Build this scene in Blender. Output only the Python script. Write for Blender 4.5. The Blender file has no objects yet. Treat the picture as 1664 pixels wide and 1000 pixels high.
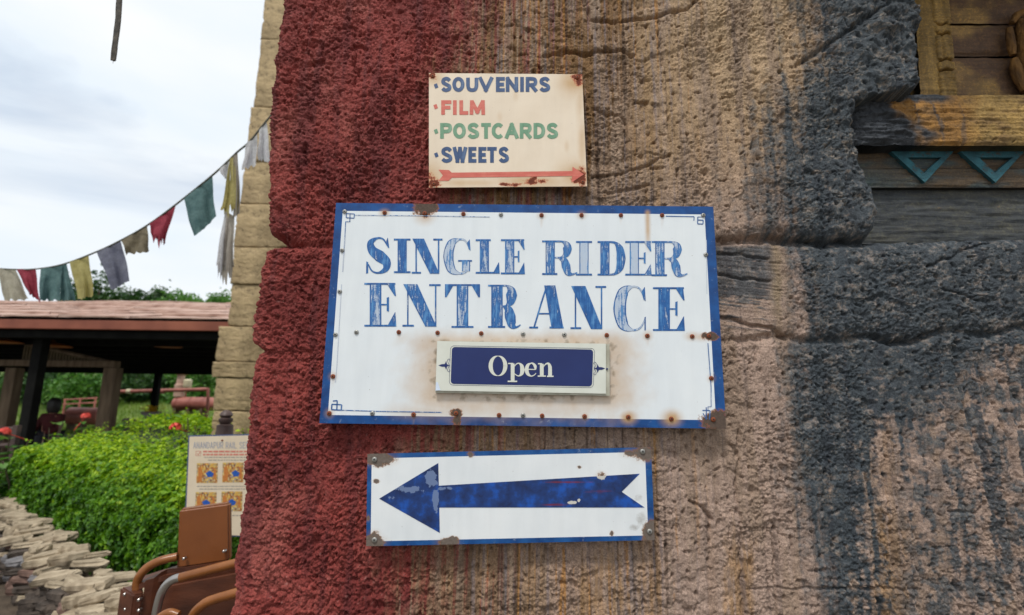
import bpy, math, random
import numpy as np
from mathutils import Vector, Matrix

random.seed(7)
RNG = np.random.default_rng(7)
sc = bpy.context.scene
COL = sc.collection
R = math.radians

# ------------------------------------------------------------------ camera
PITCH, ROLL, YAW, LENS = R(10.0), R(0.8), R(0.5), 18.0
CAM = np.array([0.0, -1.2, 1.6])
PW, PH = 1664.0, 1000.0
FPX = LENS / 36.0 * PW
_f = np.array([0, math.cos(PITCH), math.sin(PITCH)])
_u = np.array([0, -math.sin(PITCH), math.cos(PITCH)])
_r = np.array([1.0, 0, 0])
_Y = np.array([[math.cos(YAW), -math.sin(YAW), 0], [math.sin(YAW), math.cos(YAW), 0], [0, 0, 1]])
_f, _u, _r = _Y @ _f, _Y @ _u, _Y @ _r
CR = math.cos(ROLL) * _r + math.sin(ROLL) * _u
CU = -math.sin(ROLL) * _r + math.cos(ROLL) * _u
CF = _f
cam_d = bpy.data.cameras.new('camera')
cam = bpy.data.objects.new('camera', cam_d)
COL.objects.link(cam)
cam_d.lens = LENS
cam_d.sensor_width = 36.0
cam_d.clip_start = 0.02
cam_d.clip_end = 3000
cam_d.dof.use_dof = True
cam_d.dof.focus_distance = 1.18
cam_d.dof.aperture_fstop = 3.2
cam.matrix_world = Matrix(((CR[0], CU[0], -CF[0], CAM[0]), (CR[1], CU[1], -CF[1], CAM[1]), (CR[2], CU[2], -CF[2], CAM[2]), (0, 0, 0, 1)))
sc.camera = cam


def at(px, py, Y):
    """world point at depth plane Y seen at photograph pixel (px, py)"""
    d = CF + CR * ((px - PW / 2) / FPX) - CU * ((py - PH / 2) / FPX)
    return CAM + d * ((Y - CAM[1]) / d[1])


def proj(X, Yv, Z):
    dx, dy, dz = X - CAM[0], Yv - CAM[1], Z - CAM[2]
    w = dx * CF[0] + dy * CF[1] + dz * CF[2]
    u = (dx * CR[0] + dy * CR[1] + dz * CR[2]) / w * FPX + PW / 2
    v = PH / 2 - (dx * CU[0] + dy * CU[1] + dz * CU[2]) / w * FPX
    return u, v


# ------------------------------------------------------------------ world, sun, exposure
SUN_EL, SUN_AZ = 60.0, 200.0      # azimuth clockwise from +Y
SKY_STRENGTH = 0.15
CLOUD = 1.04
world = bpy.data.worlds.new('World')
sc.world = world
world.use_nodes = True
nt = world.node_tree
nt.nodes.clear()
wo = nt.nodes.new('ShaderNodeOutputWorld')
bg = nt.nodes.new('ShaderNodeBackground')
sky = nt.nodes.new('ShaderNodeTexSky')
sky.sky_type = 'NISHITA'
sky.sun_disc = False
sky.sun_elevation = R(SUN_EL)
sky.sun_rotation = R(SUN_AZ)
tc = nt.nodes.new('ShaderNodeTexCoord')
mp = nt.nodes.new('ShaderNodeMapping')
mp.inputs['Rotation'].default_value = (0.15, 0.45, 0.5)
mp.inputs['Location'].default_value = (1.32, 0.2, 0.35)
mp.inputs['Scale'].default_value = (1.1, 1.1, 3.4)
n1 = nt.nodes.new('ShaderNodeTexNoise')
n1.inputs['Scale'].default_value = 1.5
n1.inputs['Detail'].default_value = 7
n1.inputs['Roughness'].default_value = 0.52
n1.inputs['Distortion'].default_value = 0.35
ramp = nt.nodes.new('ShaderNodeValToRGB')
ramp.color_ramp.elements[0].position = 0.27
ramp.color_ramp.elements[0].color = (0.52, 0.52, 0.52, 1)
ramp.color_ramp.elements[1].position = 0.44
ramp.color_ramp.elements[1].color = (1, 1, 1, 1)
n2 = nt.nodes.new('ShaderNodeTexNoise')
n2.inputs['Scale'].default_value = 2.3
n2.inputs['Detail'].default_value = 5
cr2 = nt.nodes.new('ShaderNodeValToRGB')
cr2.color_ramp.elements[0].position = 0.3
cr2.color_ramp.elements[0].color = (0.84, 0.93, 1.02, 1)
cr2.color_ramp.elements[1].position = 0.68
cr2.color_ramp.elements[1].color = (1.0, 1.02, 1.03, 1)
sm = nt.nodes.new('ShaderNodeVectorMath')
sm.operation = 'SCALE'
sm.inputs['Scale'].default_value = SKY_STRENGTH
cm = nt.nodes.new('ShaderNodeVectorMath')
cm.operation = 'SCALE'
cm.inputs['Scale'].default_value = CLOUD
mx = nt.nodes.new('ShaderNodeMix')
mx.data_type = 'RGBA'
L = nt.links.new
L(tc.outputs['Generated'], mp.inputs['Vector'])
L(mp.outputs['Vector'], n1.inputs['Vector'])
L(mp.outputs['Vector'], n2.inputs['Vector'])
L(n1.outputs['Fac'], ramp.inputs['Fac'])
L(n2.outputs['Fac'], cr2.inputs['Fac'])
L(sky.outputs['Color'], sm.inputs[0])
L(cr2.outputs['Color'], cm.inputs[0])
L(ramp.outputs['Color'], mx.inputs['Factor'])
L(sm.outputs['Vector'], mx.inputs['A'])
L(cm.outputs['Vector'], mx.inputs['B'])
L(mx.outputs['Result'], bg.inputs['Color'])
bg.inputs['Strength'].default_value = 1.0
L(bg.outputs['Background'], wo.inputs['Surface'])

sun_d = bpy.data.lights.new('sun', 'SUN')
sun_d.energy = 2.5
sun_d.angle = R(9)
sun_d.color = (1.0, 0.96, 0.9)
sun = bpy.data.objects.new('sun', sun_d)
COL.objects.link(sun)
_sd = Vector((math.sin(R(SUN_AZ)) * math.cos(R(SUN_EL)), math.cos(R(SUN_AZ)) * math.cos(R(SUN_EL)), math.sin(R(SUN_EL))))
sun.rotation_euler = _sd.to_track_quat('Z', 'Y').to_euler()

sc.view_settings.view_transform = 'Standard'
sc.view_settings.look = 'None'
sc.view_settings.exposure = -0.06
sc.view_settings.gamma = 1.0
sc.view_settings.use_curve_mapping = False


# ------------------------------------------------------------------ helpers: scene graph
def tag(o, label, cat=None, group=None, kind=None):
    if label:
        o['label'] = label
    if cat:
        o['category'] = cat
    if group:
        o['group'] = group
    if kind:
        o['kind'] = kind
    return o


def empty(name, loc, label=None, cat=None, group=None):
    o = bpy.data.objects.new(name, None)
    o.empty_display_size = 0.1
    o.location = loc
    COL.objects.link(o)
    o['loc0'] = [float(c) for c in loc]
    del o['loc0']
    return tag(o, label, cat, group)


def wloc(o):
    p = Vector((0, 0, 0))
    while o is not None:
        p += Vector(o.location)
        o = o.parent
    return p


def link(name, me, parent=None, loc=None):
    o = bpy.data.objects.new(name, me)
    COL.objects.link(o)
    if parent is not None:
        o.parent = parent
    if loc is not None:
        o.location = Vector(loc) - (wloc(parent) if parent is not None else Vector((0, 0, 0)))
    return o


def mesh(name, V, F, mat, smooth=False):
    me = bpy.data.meshes.new(name)
    me.from_pydata([tuple(map(float, v)) for v in V], [], [tuple(map(int, f)) for f in F])
    if mat is not None:
        me.materials.append(mat)
    if smooth:
        me.shade_smooth()
    me.update()
    return me


def build(name, V, F, mat, parent=None, smooth=False, origin=None):
    """V in world coordinates; the object's origin is put at its own centre base"""
    V = np.asarray(V, float)
    if origin is None:
        lo, hi = V.min(0), V.max(0)
        origin = np.array([(lo[0] + hi[0]) / 2, (lo[1] + hi[1]) / 2, lo[2]])
    me = mesh(name, V - np.asarray(origin), F, mat, smooth)
    return link(name, me, parent, origin)


def fastmesh(name, V, Q, mat, smooth=True):
    """V (n,3) float, Q (m,k) int: a mesh through foreach_set"""
    me = bpy.data.meshes.new(name)
    n, m, k = len(V), len(Q), Q.shape[1]
    me.vertices.add(n)
    me.vertices.foreach_set('co', np.ascontiguousarray(V, np.float32).ravel())
    me.loops.add(m * k)
    me.loops.foreach_set('vertex_index', np.ascontiguousarray(Q, np.int32).ravel())
    me.polygons.add(m)
    me.polygons.foreach_set('loop_start', np.arange(0, m * k, k, dtype=np.int32))
    if mat is not None:
        me.materials.append(mat)
    me.update(calc_edges=True)
    if smooth:
        me.polygons.foreach_set('use_smooth', np.ones(m, bool))
    return me


def vcol(me, name, C):
    a = me.attributes.new(name, 'FLOAT_COLOR', 'POINT')
    C = np.asarray(C, np.float32)
    if C.shape[1] == 3:
        C = np.c_[C, np.ones(len(C), np.float32)]
    a.data.foreach_set('color', np.ascontiguousarray(C).ravel())


def vflt(me, name, A, dom='POINT'):
    a = me.attributes.new(name, 'FLOAT', dom)
    a.data.foreach_set('value', np.ascontiguousarray(A, np.float32).ravel())


class MB:
    """collects simple solids in world coordinates"""
    def __init__(s):
        s.V, s.F = [], []

    def add(s, V, F):
        b = len(s.V)
        s.V += [tuple(v) for v in V]
        s.F += [tuple(i + b for i in f) for f in F]
        return s

    def box(s, lo, hi, bev=0.0):
        x0, y0, z0 = lo
        x1, y1, z1 = hi
        if bev <= 0:
            V = [(x, y, z) for z in (z0, z1) for y in (y0, y1) for x in (x0, x1)]
            return s.add(V, [(0, 2, 3, 1), (4, 5, 7, 6), (0, 1, 5, 4), (2, 6, 7, 3), (0, 4, 6, 2), (1, 3, 7, 5)])
        import bmesh
        bm = bmesh.new()
        bmesh.ops.create_cube(bm, size=1)
        for v in bm.verts:
            v.co = Vector(((x0 + x1) / 2 + v.co.x * (x1 - x0), (y0 + y1) / 2 + v.co.y * (y1 - y0), (z0 + z1) / 2 + v.co.z * (z1 - z0)))
        bmesh.ops.bevel(bm, geom=bm.edges[:], offset=bev, segments=2, affect='EDGES', profile=0.6)
        bm.verts.index_update()
        V = [tuple(v.co) for v in bm.verts]
        F = [tuple(v.index for v in f.verts) for f in bm.faces]
        bm.free()
        return s.add(V, F)

    def tube(s, P, rad, n=10, cap=True):
        P = [Vector(p) for p in P]
        rad = list(rad) if hasattr(rad, '__len__') else [rad] * len(P)
        V, F = [], []
        t0 = (P[1] - P[0]).normalized()
        a = t0.orthogonal().normalized()
        for i, p in enumerate(P):
            t = (P[min(i + 1, len(P) - 1)] - P[max(i - 1, 0)]).normalized()
            a = (a - t * a.dot(t)).normalized()
            b = t.cross(a)
            for k in range(n):
                th = 2 * math.pi * k / n
                V.append(p + (a * math.cos(th) + b * math.sin(th)) * rad[i])
        for i in range(len(P) - 1):
            for k in range(n):
                k2 = (k + 1) % n
                F.append((i * n + k, i * n + k2, (i + 1) * n + k2, (i + 1) * n + k))
        if cap:
            F.append(tuple(range(n - 1, -1, -1)))
            F.append(tuple((len(P) - 1) * n + k for k in range(n)))
        return s.add(V, F)

    def lathe(s, c, prof, n=20, axis='Z'):
        V, F = [], []
        for (r, h) in prof:
            for k in range(n):
                th = 2 * math.pi * k / n
                if axis == 'Z':
                    V.append((c[0] + r * math.cos(th), c[1] + r * math.sin(th), c[2] + h))
                elif axis == 'X':
                    V.append((c[0] + h, c[1] + r * math.cos(th), c[2] + r * math.sin(th)))
                else:
                    V.append((c[0] + r * math.cos(th), c[1] + h, c[2] + r * math.sin(th)))
        m = len(prof)
        for i in range(m - 1):
            for k in range(n):
                k2 = (k + 1) % n
                F.append((i * n + k, i * n + k2, (i + 1) * n + k2, (i + 1) * n + k))
        F.append(tuple(range(n - 1, -1, -1)))
        F.append(tuple((m - 1) * n + k for k in range(n)))
        return s.add(V, F)

    def build(s, name, mat, parent=None, smooth=False):
        o = build(name, s.V, s.F, mat, parent, smooth)
        if smooth:
            o.data.shade_smooth()
            try:
                o.data.set_sharp_from_angle(angle=R(40))
            except Exception:
                pass
        return o


# ------------------------------------------------------------------ helpers: numpy noise
_P = RNG.permutation(512).astype(np.int64)
_P = np.r_[_P, _P]
_A = RNG.uniform(0, 2 * np.pi, 512)
_GX, _GY = np.cos(_A), np.sin(_A)


def perlin(x, y, seed=0):
    x = np.asarray(x, float) + seed * 37.13
    y = np.asarray(y, float) + seed * 17.71
    xi, yi = np.floor(x).astype(np.int64), np.floor(y).astype(np.int64)
    xf, yf = x - xi, y - yi
    u = xf * xf * xf * (xf * (xf * 6 - 15) + 10)
    v = yf * yf * yf * (yf * (yf * 6 - 15) + 10)

    def g(a, b, dx, dy):
        h = _P[_P[a & 511] + (b & 511)] & 511
        return _GX[h] * dx + _GY[h] * dy
    n00, n10 = g(xi, yi, xf, yf), g(xi + 1, yi, xf - 1, yf)
    n01, n11 = g(xi, yi + 1, xf, yf - 1), g(xi + 1, yi + 1, xf - 1, yf - 1)
    a = n00 + u * (n10 - n00)
    b = n01 + u * (n11 - n01)
    return (a + v * (b - a)) * 1.45


def fbm(x, y, oct=4, seed=0, rough=0.5):
    s, a, t = 0, 1.0, 0
    for i in range(oct):
        s = s + a * perlin(x * 2 ** i, y * 2 ** i, seed + i)
        t += a
        a *= rough
    return s / t


def worley(x, y, seed=0, jit=0.9):
    """distance to the nearest jittered cell point and that cell's random number"""
    xi, yi = np.floor(x).astype(np.int64), np.floor(y).astype(np.int64)
    best = np.full(x.shape, 9.0)
    cell = np.zeros(x.shape)
    for dx in (-1, 0, 1):
        for dy in (-1, 0, 1):
            h = _P[(_P[(xi + dx + seed * 7) & 511] + yi + dy + seed * 13) & 511]
            h2 = _P[(h + 101) & 511]
            px, py = xi + dx + 0.5 + jit * (h / 512 - 0.5), yi + dy + 0.5 + jit * (h2 / 512 - 0.5)
            d = (px - x) ** 2 + (py - y) ** 2
            m_ = d < best
            best = np.where(m_, d, best)
            cell = np.where(m_, _P[(h2 + 57) & 511] / 512, cell)
    return np.sqrt(best), cell


def sstep(a, b, x):
    t = np.clip((x - a) / (b - a), 0, 1)
    return t * t * (3 - 2 * t)


def lin(r, g, b):
    return tuple(((c / 255) / 12.92 if c / 255 <= 0.04045 else ((c / 255 + 0.055) / 1.055) ** 2.4) for c in (r, g, b))


# ------------------------------------------------------------------ helpers: materials
class NT:
    def __init__(s, name):
        s.m = bpy.data.materials.new(name)
        s.m.use_nodes = True
        s.t = s.m.node_tree
        s.b = s.t.nodes['Principled BSDF']
        s.o = s.t.nodes['Material Output']

    def n(s, kind, **kw):
        nd = s.t.nodes.new(kind)
        for k, v in kw.items():
            setattr(nd, k, v)
        return nd

    def l(s, a, b):
        s.t.links.new(a, b)

    def set(s, **kw):
        for k, v in kw.items():
            k = k.replace('_', ' ')
            if isinstance(v, bpy.types.NodeSocket):
                s.l(v, s.b.inputs[k])
            else:
                s.b.inputs[k].default_value = v

    def coord(s, scale=(1, 1, 1), kind='Object'):
        c = s.n('ShaderNodeTexCoord')
        m = s.n('ShaderNodeMapping')
        m.inputs['Scale'].default_value = scale
        s.l(c.outputs[kind], m.inputs['Vector'])
        return m.outputs['Vector']

    def noise(s, vec, scale, detail=4, rough=0.55, dist=0.0):
        nd = s.n('ShaderNodeTexNoise')
        s.l(vec, nd.inputs['Vector'])
        nd.inputs['Scale'].default_value = scale
        nd.inputs['Detail'].default_value = detail
        nd.inputs['Roughness'].default_value = rough
        nd.inputs['Distortion'].default_value = dist
        return nd.outputs['Fac']

    def ramp(s, fac, *stops):
        nd = s.n('ShaderNodeValToRGB')
        s.l(fac, nd.inputs['Fac'])
        e = nd.color_ramp.elements
        while len(e) < len(stops):
            e.new(0.5)
        for q, (p, c) in zip(e, stops):
            q.position = p
            q.color = (*c, 1) if hasattr(c, '__len__') else (c, c, c, 1)
        return nd.outputs['Color']

    def mix(s, fac, a, b, mode='MIX'):
        nd = s.n('ShaderNodeMix', data_type='RGBA', blend_type=mode)
        for v, k in ((fac, 'Factor'), (a, 'A'), (b, 'B')):
            if isinstance(v, bpy.types.NodeSocket):
                s.l(v, nd.inputs[k])
            elif k == 'Factor':
                nd.inputs[k].default_value = v
            else:
                nd.inputs[k].default_value = (*v, 1)
        return nd.outputs['Result']

    def math(s, op, a, b=None, c=None):
        nd = s.n('ShaderNodeMath', operation=op)
        for i, v in enumerate((a, b, c)):
            if v is None:
                continue
            if isinstance(v, bpy.types.NodeSocket):
                s.l(v, nd.inputs[i])
            else:
                nd.inputs[i].default_value = v
        return nd.outputs[0]

    def attr(s, name, out='Fac'):
        nd = s.n('ShaderNodeAttribute', attribute_name=name)
        return nd.outputs[out]

    def bump(s, h, strength=0.5, dist=0.005):
        nd = s.n('ShaderNodeBump')
        s.l(h, nd.inputs['Height'])
        nd.inputs['Strength'].default_value = strength
        nd.inputs['Distance'].default_value = dist
        s.l(nd.outputs['Normal'], s.b.inputs['Normal'])
        return nd


def simple(name, c1, c2, scale=8, rough=0.7, bump=0.0, bscale=60, stretch=(1, 1, 1), metal=0.0, spec=0.4):
    t = NT(name)
    v = t.coord(stretch)
    f = t.noise(v, scale, 5)
    t.set(Base_Color=t.ramp(f, (0.32, c1), (0.68, c2)), Roughness=rough, Metallic=metal)
    t.b.inputs['Specular IOR Level'].default_value = spec
    if bump > 0:
        t.bump(t.noise(v, bscale, 4), 1.0, bump)
    return t.m


def leafmat(name, c1, c2, c3):
    t = NT(name)
    tint = t.attr('tint')
    col = t.ramp(tint, (0.0, c1), (0.5, c2), (1.0, c3))
    t.set(Base_Color=col, Roughness=0.45)
    t.b.inputs['Specular IOR Level'].default_value = 0.35
    tr = t.n('ShaderNodeBsdfTranslucent')
    t.l(t.mix(1.0, col, (1.0, 1.0, 0.55), 'MULTIPLY'), tr.inputs['Color'])
    ms = t.n('ShaderNodeMixShader')
    ms.inputs[0].default_value = 0.38
    t.l(t.b.outputs[0], ms.inputs[1])
    t.l(tr.outputs[0], ms.inputs[2])
    t.l(ms.outputs[0], t.o.inputs['Surface'])
    return t.m


M = {}
# ---- painted plaster stone
t = NT('painted_plaster_stone')
v = t.coord()
p = t.attr('paint', 'Color')
g = t.noise(v, 300, 5, 0.7)
g2 = t.noise(v, 34, 5, 0.6)
c = t.mix(0.85, p, t.ramp(g, (0.3, 0.42), (0.7, 1.5)), 'MULTIPLY')
c = t.mix(0.6, c, t.ramp(g2, (0.32, 0.72), (0.7, 1.22)), 'MULTIPLY')
t.set(Base_Color=c, Roughness=t.ramp(g, (0.3, 0.95), (0.7, 0.62)))
t.b.inputs['Specular IOR Level'].default_value = 0.35
h = t.math('ADD', t.noise(v, 520, 4, 0.75), t.math('MULTIPLY', t.noise(v, 210, 3, 0.65), 1.3))
t.bump(h, 0.85, 0.0028)
M['wall'] = t.m
# ---- wood
t = NT('carved_painted_wood')
v = t.coord((1, 1, 1))
vg = t.coord((6, 6, 90))
p = t.attr('paint', 'Color')
g = t.noise(vg, 1.0, 6, 0.7, 0.4)
g2 = t.noise(v, 160, 4, 0.7)
g3 = t.noise(v, 14, 4)
c = t.mix(0.8, p, t.ramp(g, (0.3, 0.4), (0.7, 1.1)), 'MULTIPLY')
c = t.mix(t.ramp(g2, (0.5, 0.0), (0.62, 0.55)), c, t.mix(1.0, p, (1.7, 1.6, 1.1), 'MULTIPLY'))
c = t.mix(0.5, c, t.ramp(g3, (0.3, 0.55), (0.7, 1.3)), 'MULTIPLY')
t.set(Base_Color=c, Roughness=0.72)
t.bump(t.math('ADD', g, t.math('MULTIPLY', g2, 0.4)), 0.9, 0.004)
M['wood'] = t.m

t = NT('cracked_painted_ledge')
v = t.coord()
p = t.attr('paint', 'Color')
vr = t.n('ShaderNodeTexVoronoi', feature='DISTANCE_TO_EDGE')
t.l(v, vr.inputs['Vector'])
vr.inputs['Scale'].default_value = 75
g, g2 = t.noise(v, 120, 6, 0.7), t.noise(v, 18, 5, 0.65)
c = t.mix(0.8, p, t.ramp(g, (0.3, 0.5), (0.7, 1.25)), 'MULTIPLY')
c = t.mix(0.8, c, t.ramp(g2, (0.3, 0.45), (0.66, 1.2)), 'MULTIPLY')
t.set(Base_Color=c, Roughness=0.75)
t.bump(t.math('ADD', t.math('ADD', g, t.math('MULTIPLY', g2, 2.0)), t.math('MULTIPLY', t.math('MINIMUM', vr.outputs['Distance'], 0.06), 8.0)), 0.9, 0.003)
M['ledge'] = t.m
t = NT('sandstone')
v = t.coord()
g, g2, g3 = t.noise(v, 2.2, 5, 0.6), t.noise(v, 16, 6, 0.7), t.noise(t.coord((1, 1, 0.15)), 7, 4)
c = t.ramp(g, (0.3, lin(134, 115, 84)), (0.7, lin(184, 161, 122)))
c = t.mix(0.8, c, t.ramp(g2, (0.32, 0.28), (0.45, 0.95), (0.7, 1.12)), 'MULTIPLY')
c = t.mix(0.5, c, t.ramp(g3, (0.3, 0.75), (0.7, 1.15)), 'MULTIPLY')
t.set(Base_Color=c, Roughness=0.9)
t.bump(t.math('ADD', g2, t.math('MULTIPLY', g, 1.5)), 1.0, 0.03)
M['sand'] = t.m
M['soil'] = simple('soil', (0.05, 0.035, 0.022), (0.11, 0.08, 0.055), 6, 0.95, 0.02, 30)
M['ground'] = simple('ground_earth', (0.10, 0.085, 0.065), (0.19, 0.165, 0.13), 3, 0.9, 0.01, 60)
M['grassland'] = simple('meadow', (0.07, 0.12, 0.025), (0.17, 0.22, 0.05), 0.8, 0.9, 0.1, 8)
M['flag'] = simple('flagstone', lin(128, 113, 92), lin(184, 168, 143), 9, 0.9, 0.004, 40)
M['flag_grey'] = simple('grey_slate', lin(92, 90, 92), lin(138, 134, 134), 7, 0.75, 0.006, 45)
M['flag_red'] = simple('red_slate', lin(96, 74, 64), lin(134, 106, 94), 7, 0.8, 0.006, 45)
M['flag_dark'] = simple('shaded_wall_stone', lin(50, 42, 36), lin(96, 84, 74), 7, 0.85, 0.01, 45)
M['black'] = simple('dark_stained_timber', (0.005, 0.005, 0.005), (0.010, 0.010, 0.009), 5, 0.9, 0.003, 60, spec=0.1)
M['oldwood'] = simple('weathered_timber', (0.09, 0.06, 0.035), (0.19, 0.135, 0.085), 3, 0.8, 0.006, 30, (4, 4, 0.5))
M['lattice'] = simple('lattice_timber', (0.10, 0.072, 0.04), (0.2, 0.15, 0.085), 3, 0.8)
M['shingle'] = simple('wood_shingle', lin(150, 118, 104), lin(206, 178, 164), 2.2, 0.9, 0.01, 20, (1, 4, 1))
M['fascia'] = simple('red_fascia', lin(112, 58, 42), lin(146, 84, 62), 1.5, 0.6)
M['copper'] = simple('rust_red_iron', lin(128, 70, 62), lin(178, 112, 98), 2.0, 0.5, 0.004, 20)
M['cream'] = simple('cream_paint', lin(196, 186, 150), lin(222, 214, 182), 5, 0.5)
M['brownplastic'] = simple('brown_moulded_panel', lin(112, 62, 27), lin(138, 82, 40), 3, 0.32, 0.0005, 200)
M['mahog'] = simple('mahogany_box', lin(62, 32, 22), lin(104, 60, 40), 4, 0.38, 0.001, 40, (1, 1, 4))
M['tubewood'] = simple('brown_handle_sleeve', lin(112, 66, 28), lin(150, 94, 48), 9, 0.3, 0.001, 50)
M['steel'] = simple('worn_steel', (0.32, 0.3, 0.28), (0.5, 0.48, 0.46), 9, 0.3, 0, 10, (1, 1, 1), 0.9)
M['finial'] = simple('dark_turned_wood', lin(50, 38, 36), lin(84, 66, 60), 8, 0.5)
M['bark'] = simple('bark', (0.05, 0.035, 0.022), (0.12, 0.09, 0.06), 6, 0.9, 0.02, 20)
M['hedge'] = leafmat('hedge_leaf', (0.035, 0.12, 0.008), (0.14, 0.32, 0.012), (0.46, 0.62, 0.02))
M['leaf_dark'] = leafmat('tree_leaf', (0.015, 0.05, 0.012), (0.035, 0.095, 0.02), (0.08, 0.16, 0.03))
M['leaf_mid'] = leafmat('broad_leaf', (0.04, 0.13, 0.02), (0.09, 0.23, 0.035), (0.19, 0.33, 0.09))
M['grass'] = leafmat('grass_blade', (0.08, 0.16, 0.02), (0.15, 0.25, 0.035), (0.26, 0.32, 0.07))
M['core'] = simple('hedge_twigs', (0.012, 0.02, 0.006), (0.03, 0.045, 0.012), 20, 0.9)
M['redflower'] = simple('red_petal', lin(196, 40, 28), lin(226, 92, 78), 30, 0.5)
M['yellowflower'] = simple('yellow_petal', lin(206, 160, 20), lin(226, 190, 50), 30, 0.5)
M['rope'] = simple('frayed_fibre', lin(52, 50, 46), lin(98, 92, 82), 60, 0.8)
M['cord'] = simple('cord', lin(70, 72, 66), lin(110, 110, 98), 60, 0.8)
M['skin'] = simple('skin', lin(150, 104, 82), lin(172, 122, 98), 10, 0.5)
M['hair'] = simple('dark_hair', (0.008, 0.007, 0.006), (0.018, 0.015, 0.013), 30, 0.5)
M['shirt'] = simple('dark_red_shirt', lin(58, 16, 18), lin(78, 24, 26), 12, 0.85)
M['trousers'] = simple('dark_trousers', (0.012, 0.013, 0.018), (0.022, 0.023, 0.03), 12, 0.85)
M['lampwarm'] = simple('wooden_lamp_disc', lin(140, 84, 40), lin(176, 108, 52), 5, 0.5)

# ------------------------------------------------------------------ the setting: ground and meadow
gx = np.linspace(-1, 1, 41)
gx = np.sign(gx) * np.abs(gx) ** 3 * 1500
gy = np.linspace(0, 1, 41) ** 3 * 1600 - 25
GX, GY = np.meshgrid(gx, gy)
V = np.c_[GX.ravel(), GY.ravel(), np.zeros(GX.size)]


def gridfaces(nr, nc):
    i = np.arange(nr - 1)[:, None] * nc + np.arange(nc - 1)[None, :]
    i = i.ravel()
    return np.c_[i, i + 1, i + nc + 1, i + nc]


g = link('ground', fastmesh('ground', V, gridfaces(41, 41), M['ground']))
tag(g, 'bare pale brown earth ground', None, None, 'structure')

hx = np.linspace(-120, 12, 73)
hy = np.linspace(17.5, 70, 54)
HX, HY = np.meshgrid(hx, hy)
HZ = 0.03 + 2.6 * sstep(18, 46, HY) + 2.0 * sstep(45, 70, HY) + 0.18 * fbm(HX * 0.12, HY * 0.12, 3, 3) * sstep(18, 22, HY)


def hill_z(x, y):
    return float(0.03 + 2.6 * sstep(18, 46, np.array(y)) + 2.0 * sstep(45, 70, np.array(y)) + 0.18 * fbm(np.array([x * 0.12]), np.array([y * 0.12]), 3, 3)[0] * sstep(18, 22, np.array(y)))


g = link('meadow_hill', fastmesh('meadow_hill', np.c_[HX.ravel(), HY.ravel(), HZ.ravel()], gridfaces(54, 73), M['grassland']))
tag(g, 'green grassy bank rising behind the open shelter', None, None, 'structure')


def leaf_cloud(P, N, size, tint, aspect=0.55, jitter=0.9, rng=RNG):
    """leaf-shaped faces (6-vert, folded along the rib) at points P with mean normals N"""
    n = len(P)
    N = N + rng.normal(0, jitter, (n, 3))
    N /= np.linalg.norm(N, axis=1, keepdims=True) + 1e-9
    A = np.cross(N, rng.normal(0, 1, (n, 3)))
    A /= np.linalg.norm(A, axis=1, keepdims=True) + 1e-9
    B = np.cross(N, A)
    s = (size * rng.uniform(0.65, 1.3, n))[:, None]
    w = s * aspect * 0.5
    V = np.stack([P - A * s * 0.5, P - A * s * 0.05 + B * w + N * w * 0.3, P + A * s * 0.5 - N * s * 0.12, P - A * s * 0.05 - B * w + N * w * 0.3], 1).reshape(-1, 3)
    i = np.arange(n)[:, None] * 4
    Q = np.concatenate([i + np.array([[0, 1, 2]]), i + np.array([[0, 2, 3]])], 0)
    return V, Q, np.repeat(tint, 4)


def foliage(name, P, N, size, tint, mat, parent, aspect=0.55, jitter=0.9):
    V, Q, T = leaf_cloud(P, N, size, tint, aspect, jitter)
    o = wloc(parent) if parent is not None else Vector((0, 0, 0))
    me = fastmesh(name, V - np.array(o), Q, mat, smooth=False)
    vflt(me, 'tint', T)
    ob = link(name, me, parent)
    return ob


# grass on the bank
n = 26000
gxp = RNG.uniform(-34, -3, n)
gyp = 18.2 + 16 * RNG.uniform(0, 1, n) ** 1.5
u_, v_ = None, None
GZ = 0.03 + 2.6 * sstep(18, 46, gyp) + 2.0 * sstep(45, 70, gyp) + 0.18 * fbm(gxp * 0.12, gyp * 0.12, 3, 3) * sstep(18, 22, gyp)
hgt = RNG.uniform(0.12, 0.42, n) * (0.8 + 0.7 * fbm(gxp * 0.5, gyp * 0.5, 2, 9))
lx, ly = RNG.normal(0, 0.09, n), RNG.normal(0, 0.09, n)
wd = RNG.uniform(0.012, 0.03, n)
V = np.stack([np.c_[gxp - wd, gyp, GZ - 0.02], np.c_[gxp + wd, gyp, GZ - 0.02], np.c_[gxp + lx, gyp + ly, GZ + np.abs(hgt)]], 1).reshape(-1, 3)
me = fastmesh('meadow_grass', V, np.arange(3 * n).reshape(-1, 3), M['grass'], False)
vflt(me, 'tint', np.repeat(np.clip(0.5 + 0.5 * fbm(gxp * 0.4, gyp * 0.4, 2, 5) + RNG.normal(0, 0.15, n), 0, 1), 3))
tag(link('meadow_grass', me), 'tall light green grass on the bank behind the shelter', 'grass', None, 'stuff')


# ------------------------------------------------------------------ trees and bushes behind
def blob_points(center, rad, n, lumps=14, rng=RNG, squash=1.0):
    """points and normals through a lumpy crown made of many overlapping clumps"""
    c = np.asarray(center, float)
    P, N = [], []
    k = n // lumps
    for i in range(lumps):
        d = rng.normal(0, 1, 3)
        d /= np.linalg.norm(d)
        d[2] = d[2] * 0.8 + 0.1
        cc = c + d * np.array(rad) * rng.uniform(0.25, 0.85)
        rr = np.array(rad) * rng.uniform(0.28, 0.5)
        q = rng.normal(0, 1, (k, 3))
        q /= np.linalg.norm(q, axis=1, keepdims=True)
        rr_ = rng.uniform(0.55, 1.0, (k, 1)) ** 0.5
        P.append(cc + q * rr * rr_ * (1 + 0.25 * rng.normal(0, 1, (k, 1))))
        N.append(q)
    return np.concatenate(P), np.concatenate(N)


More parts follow.
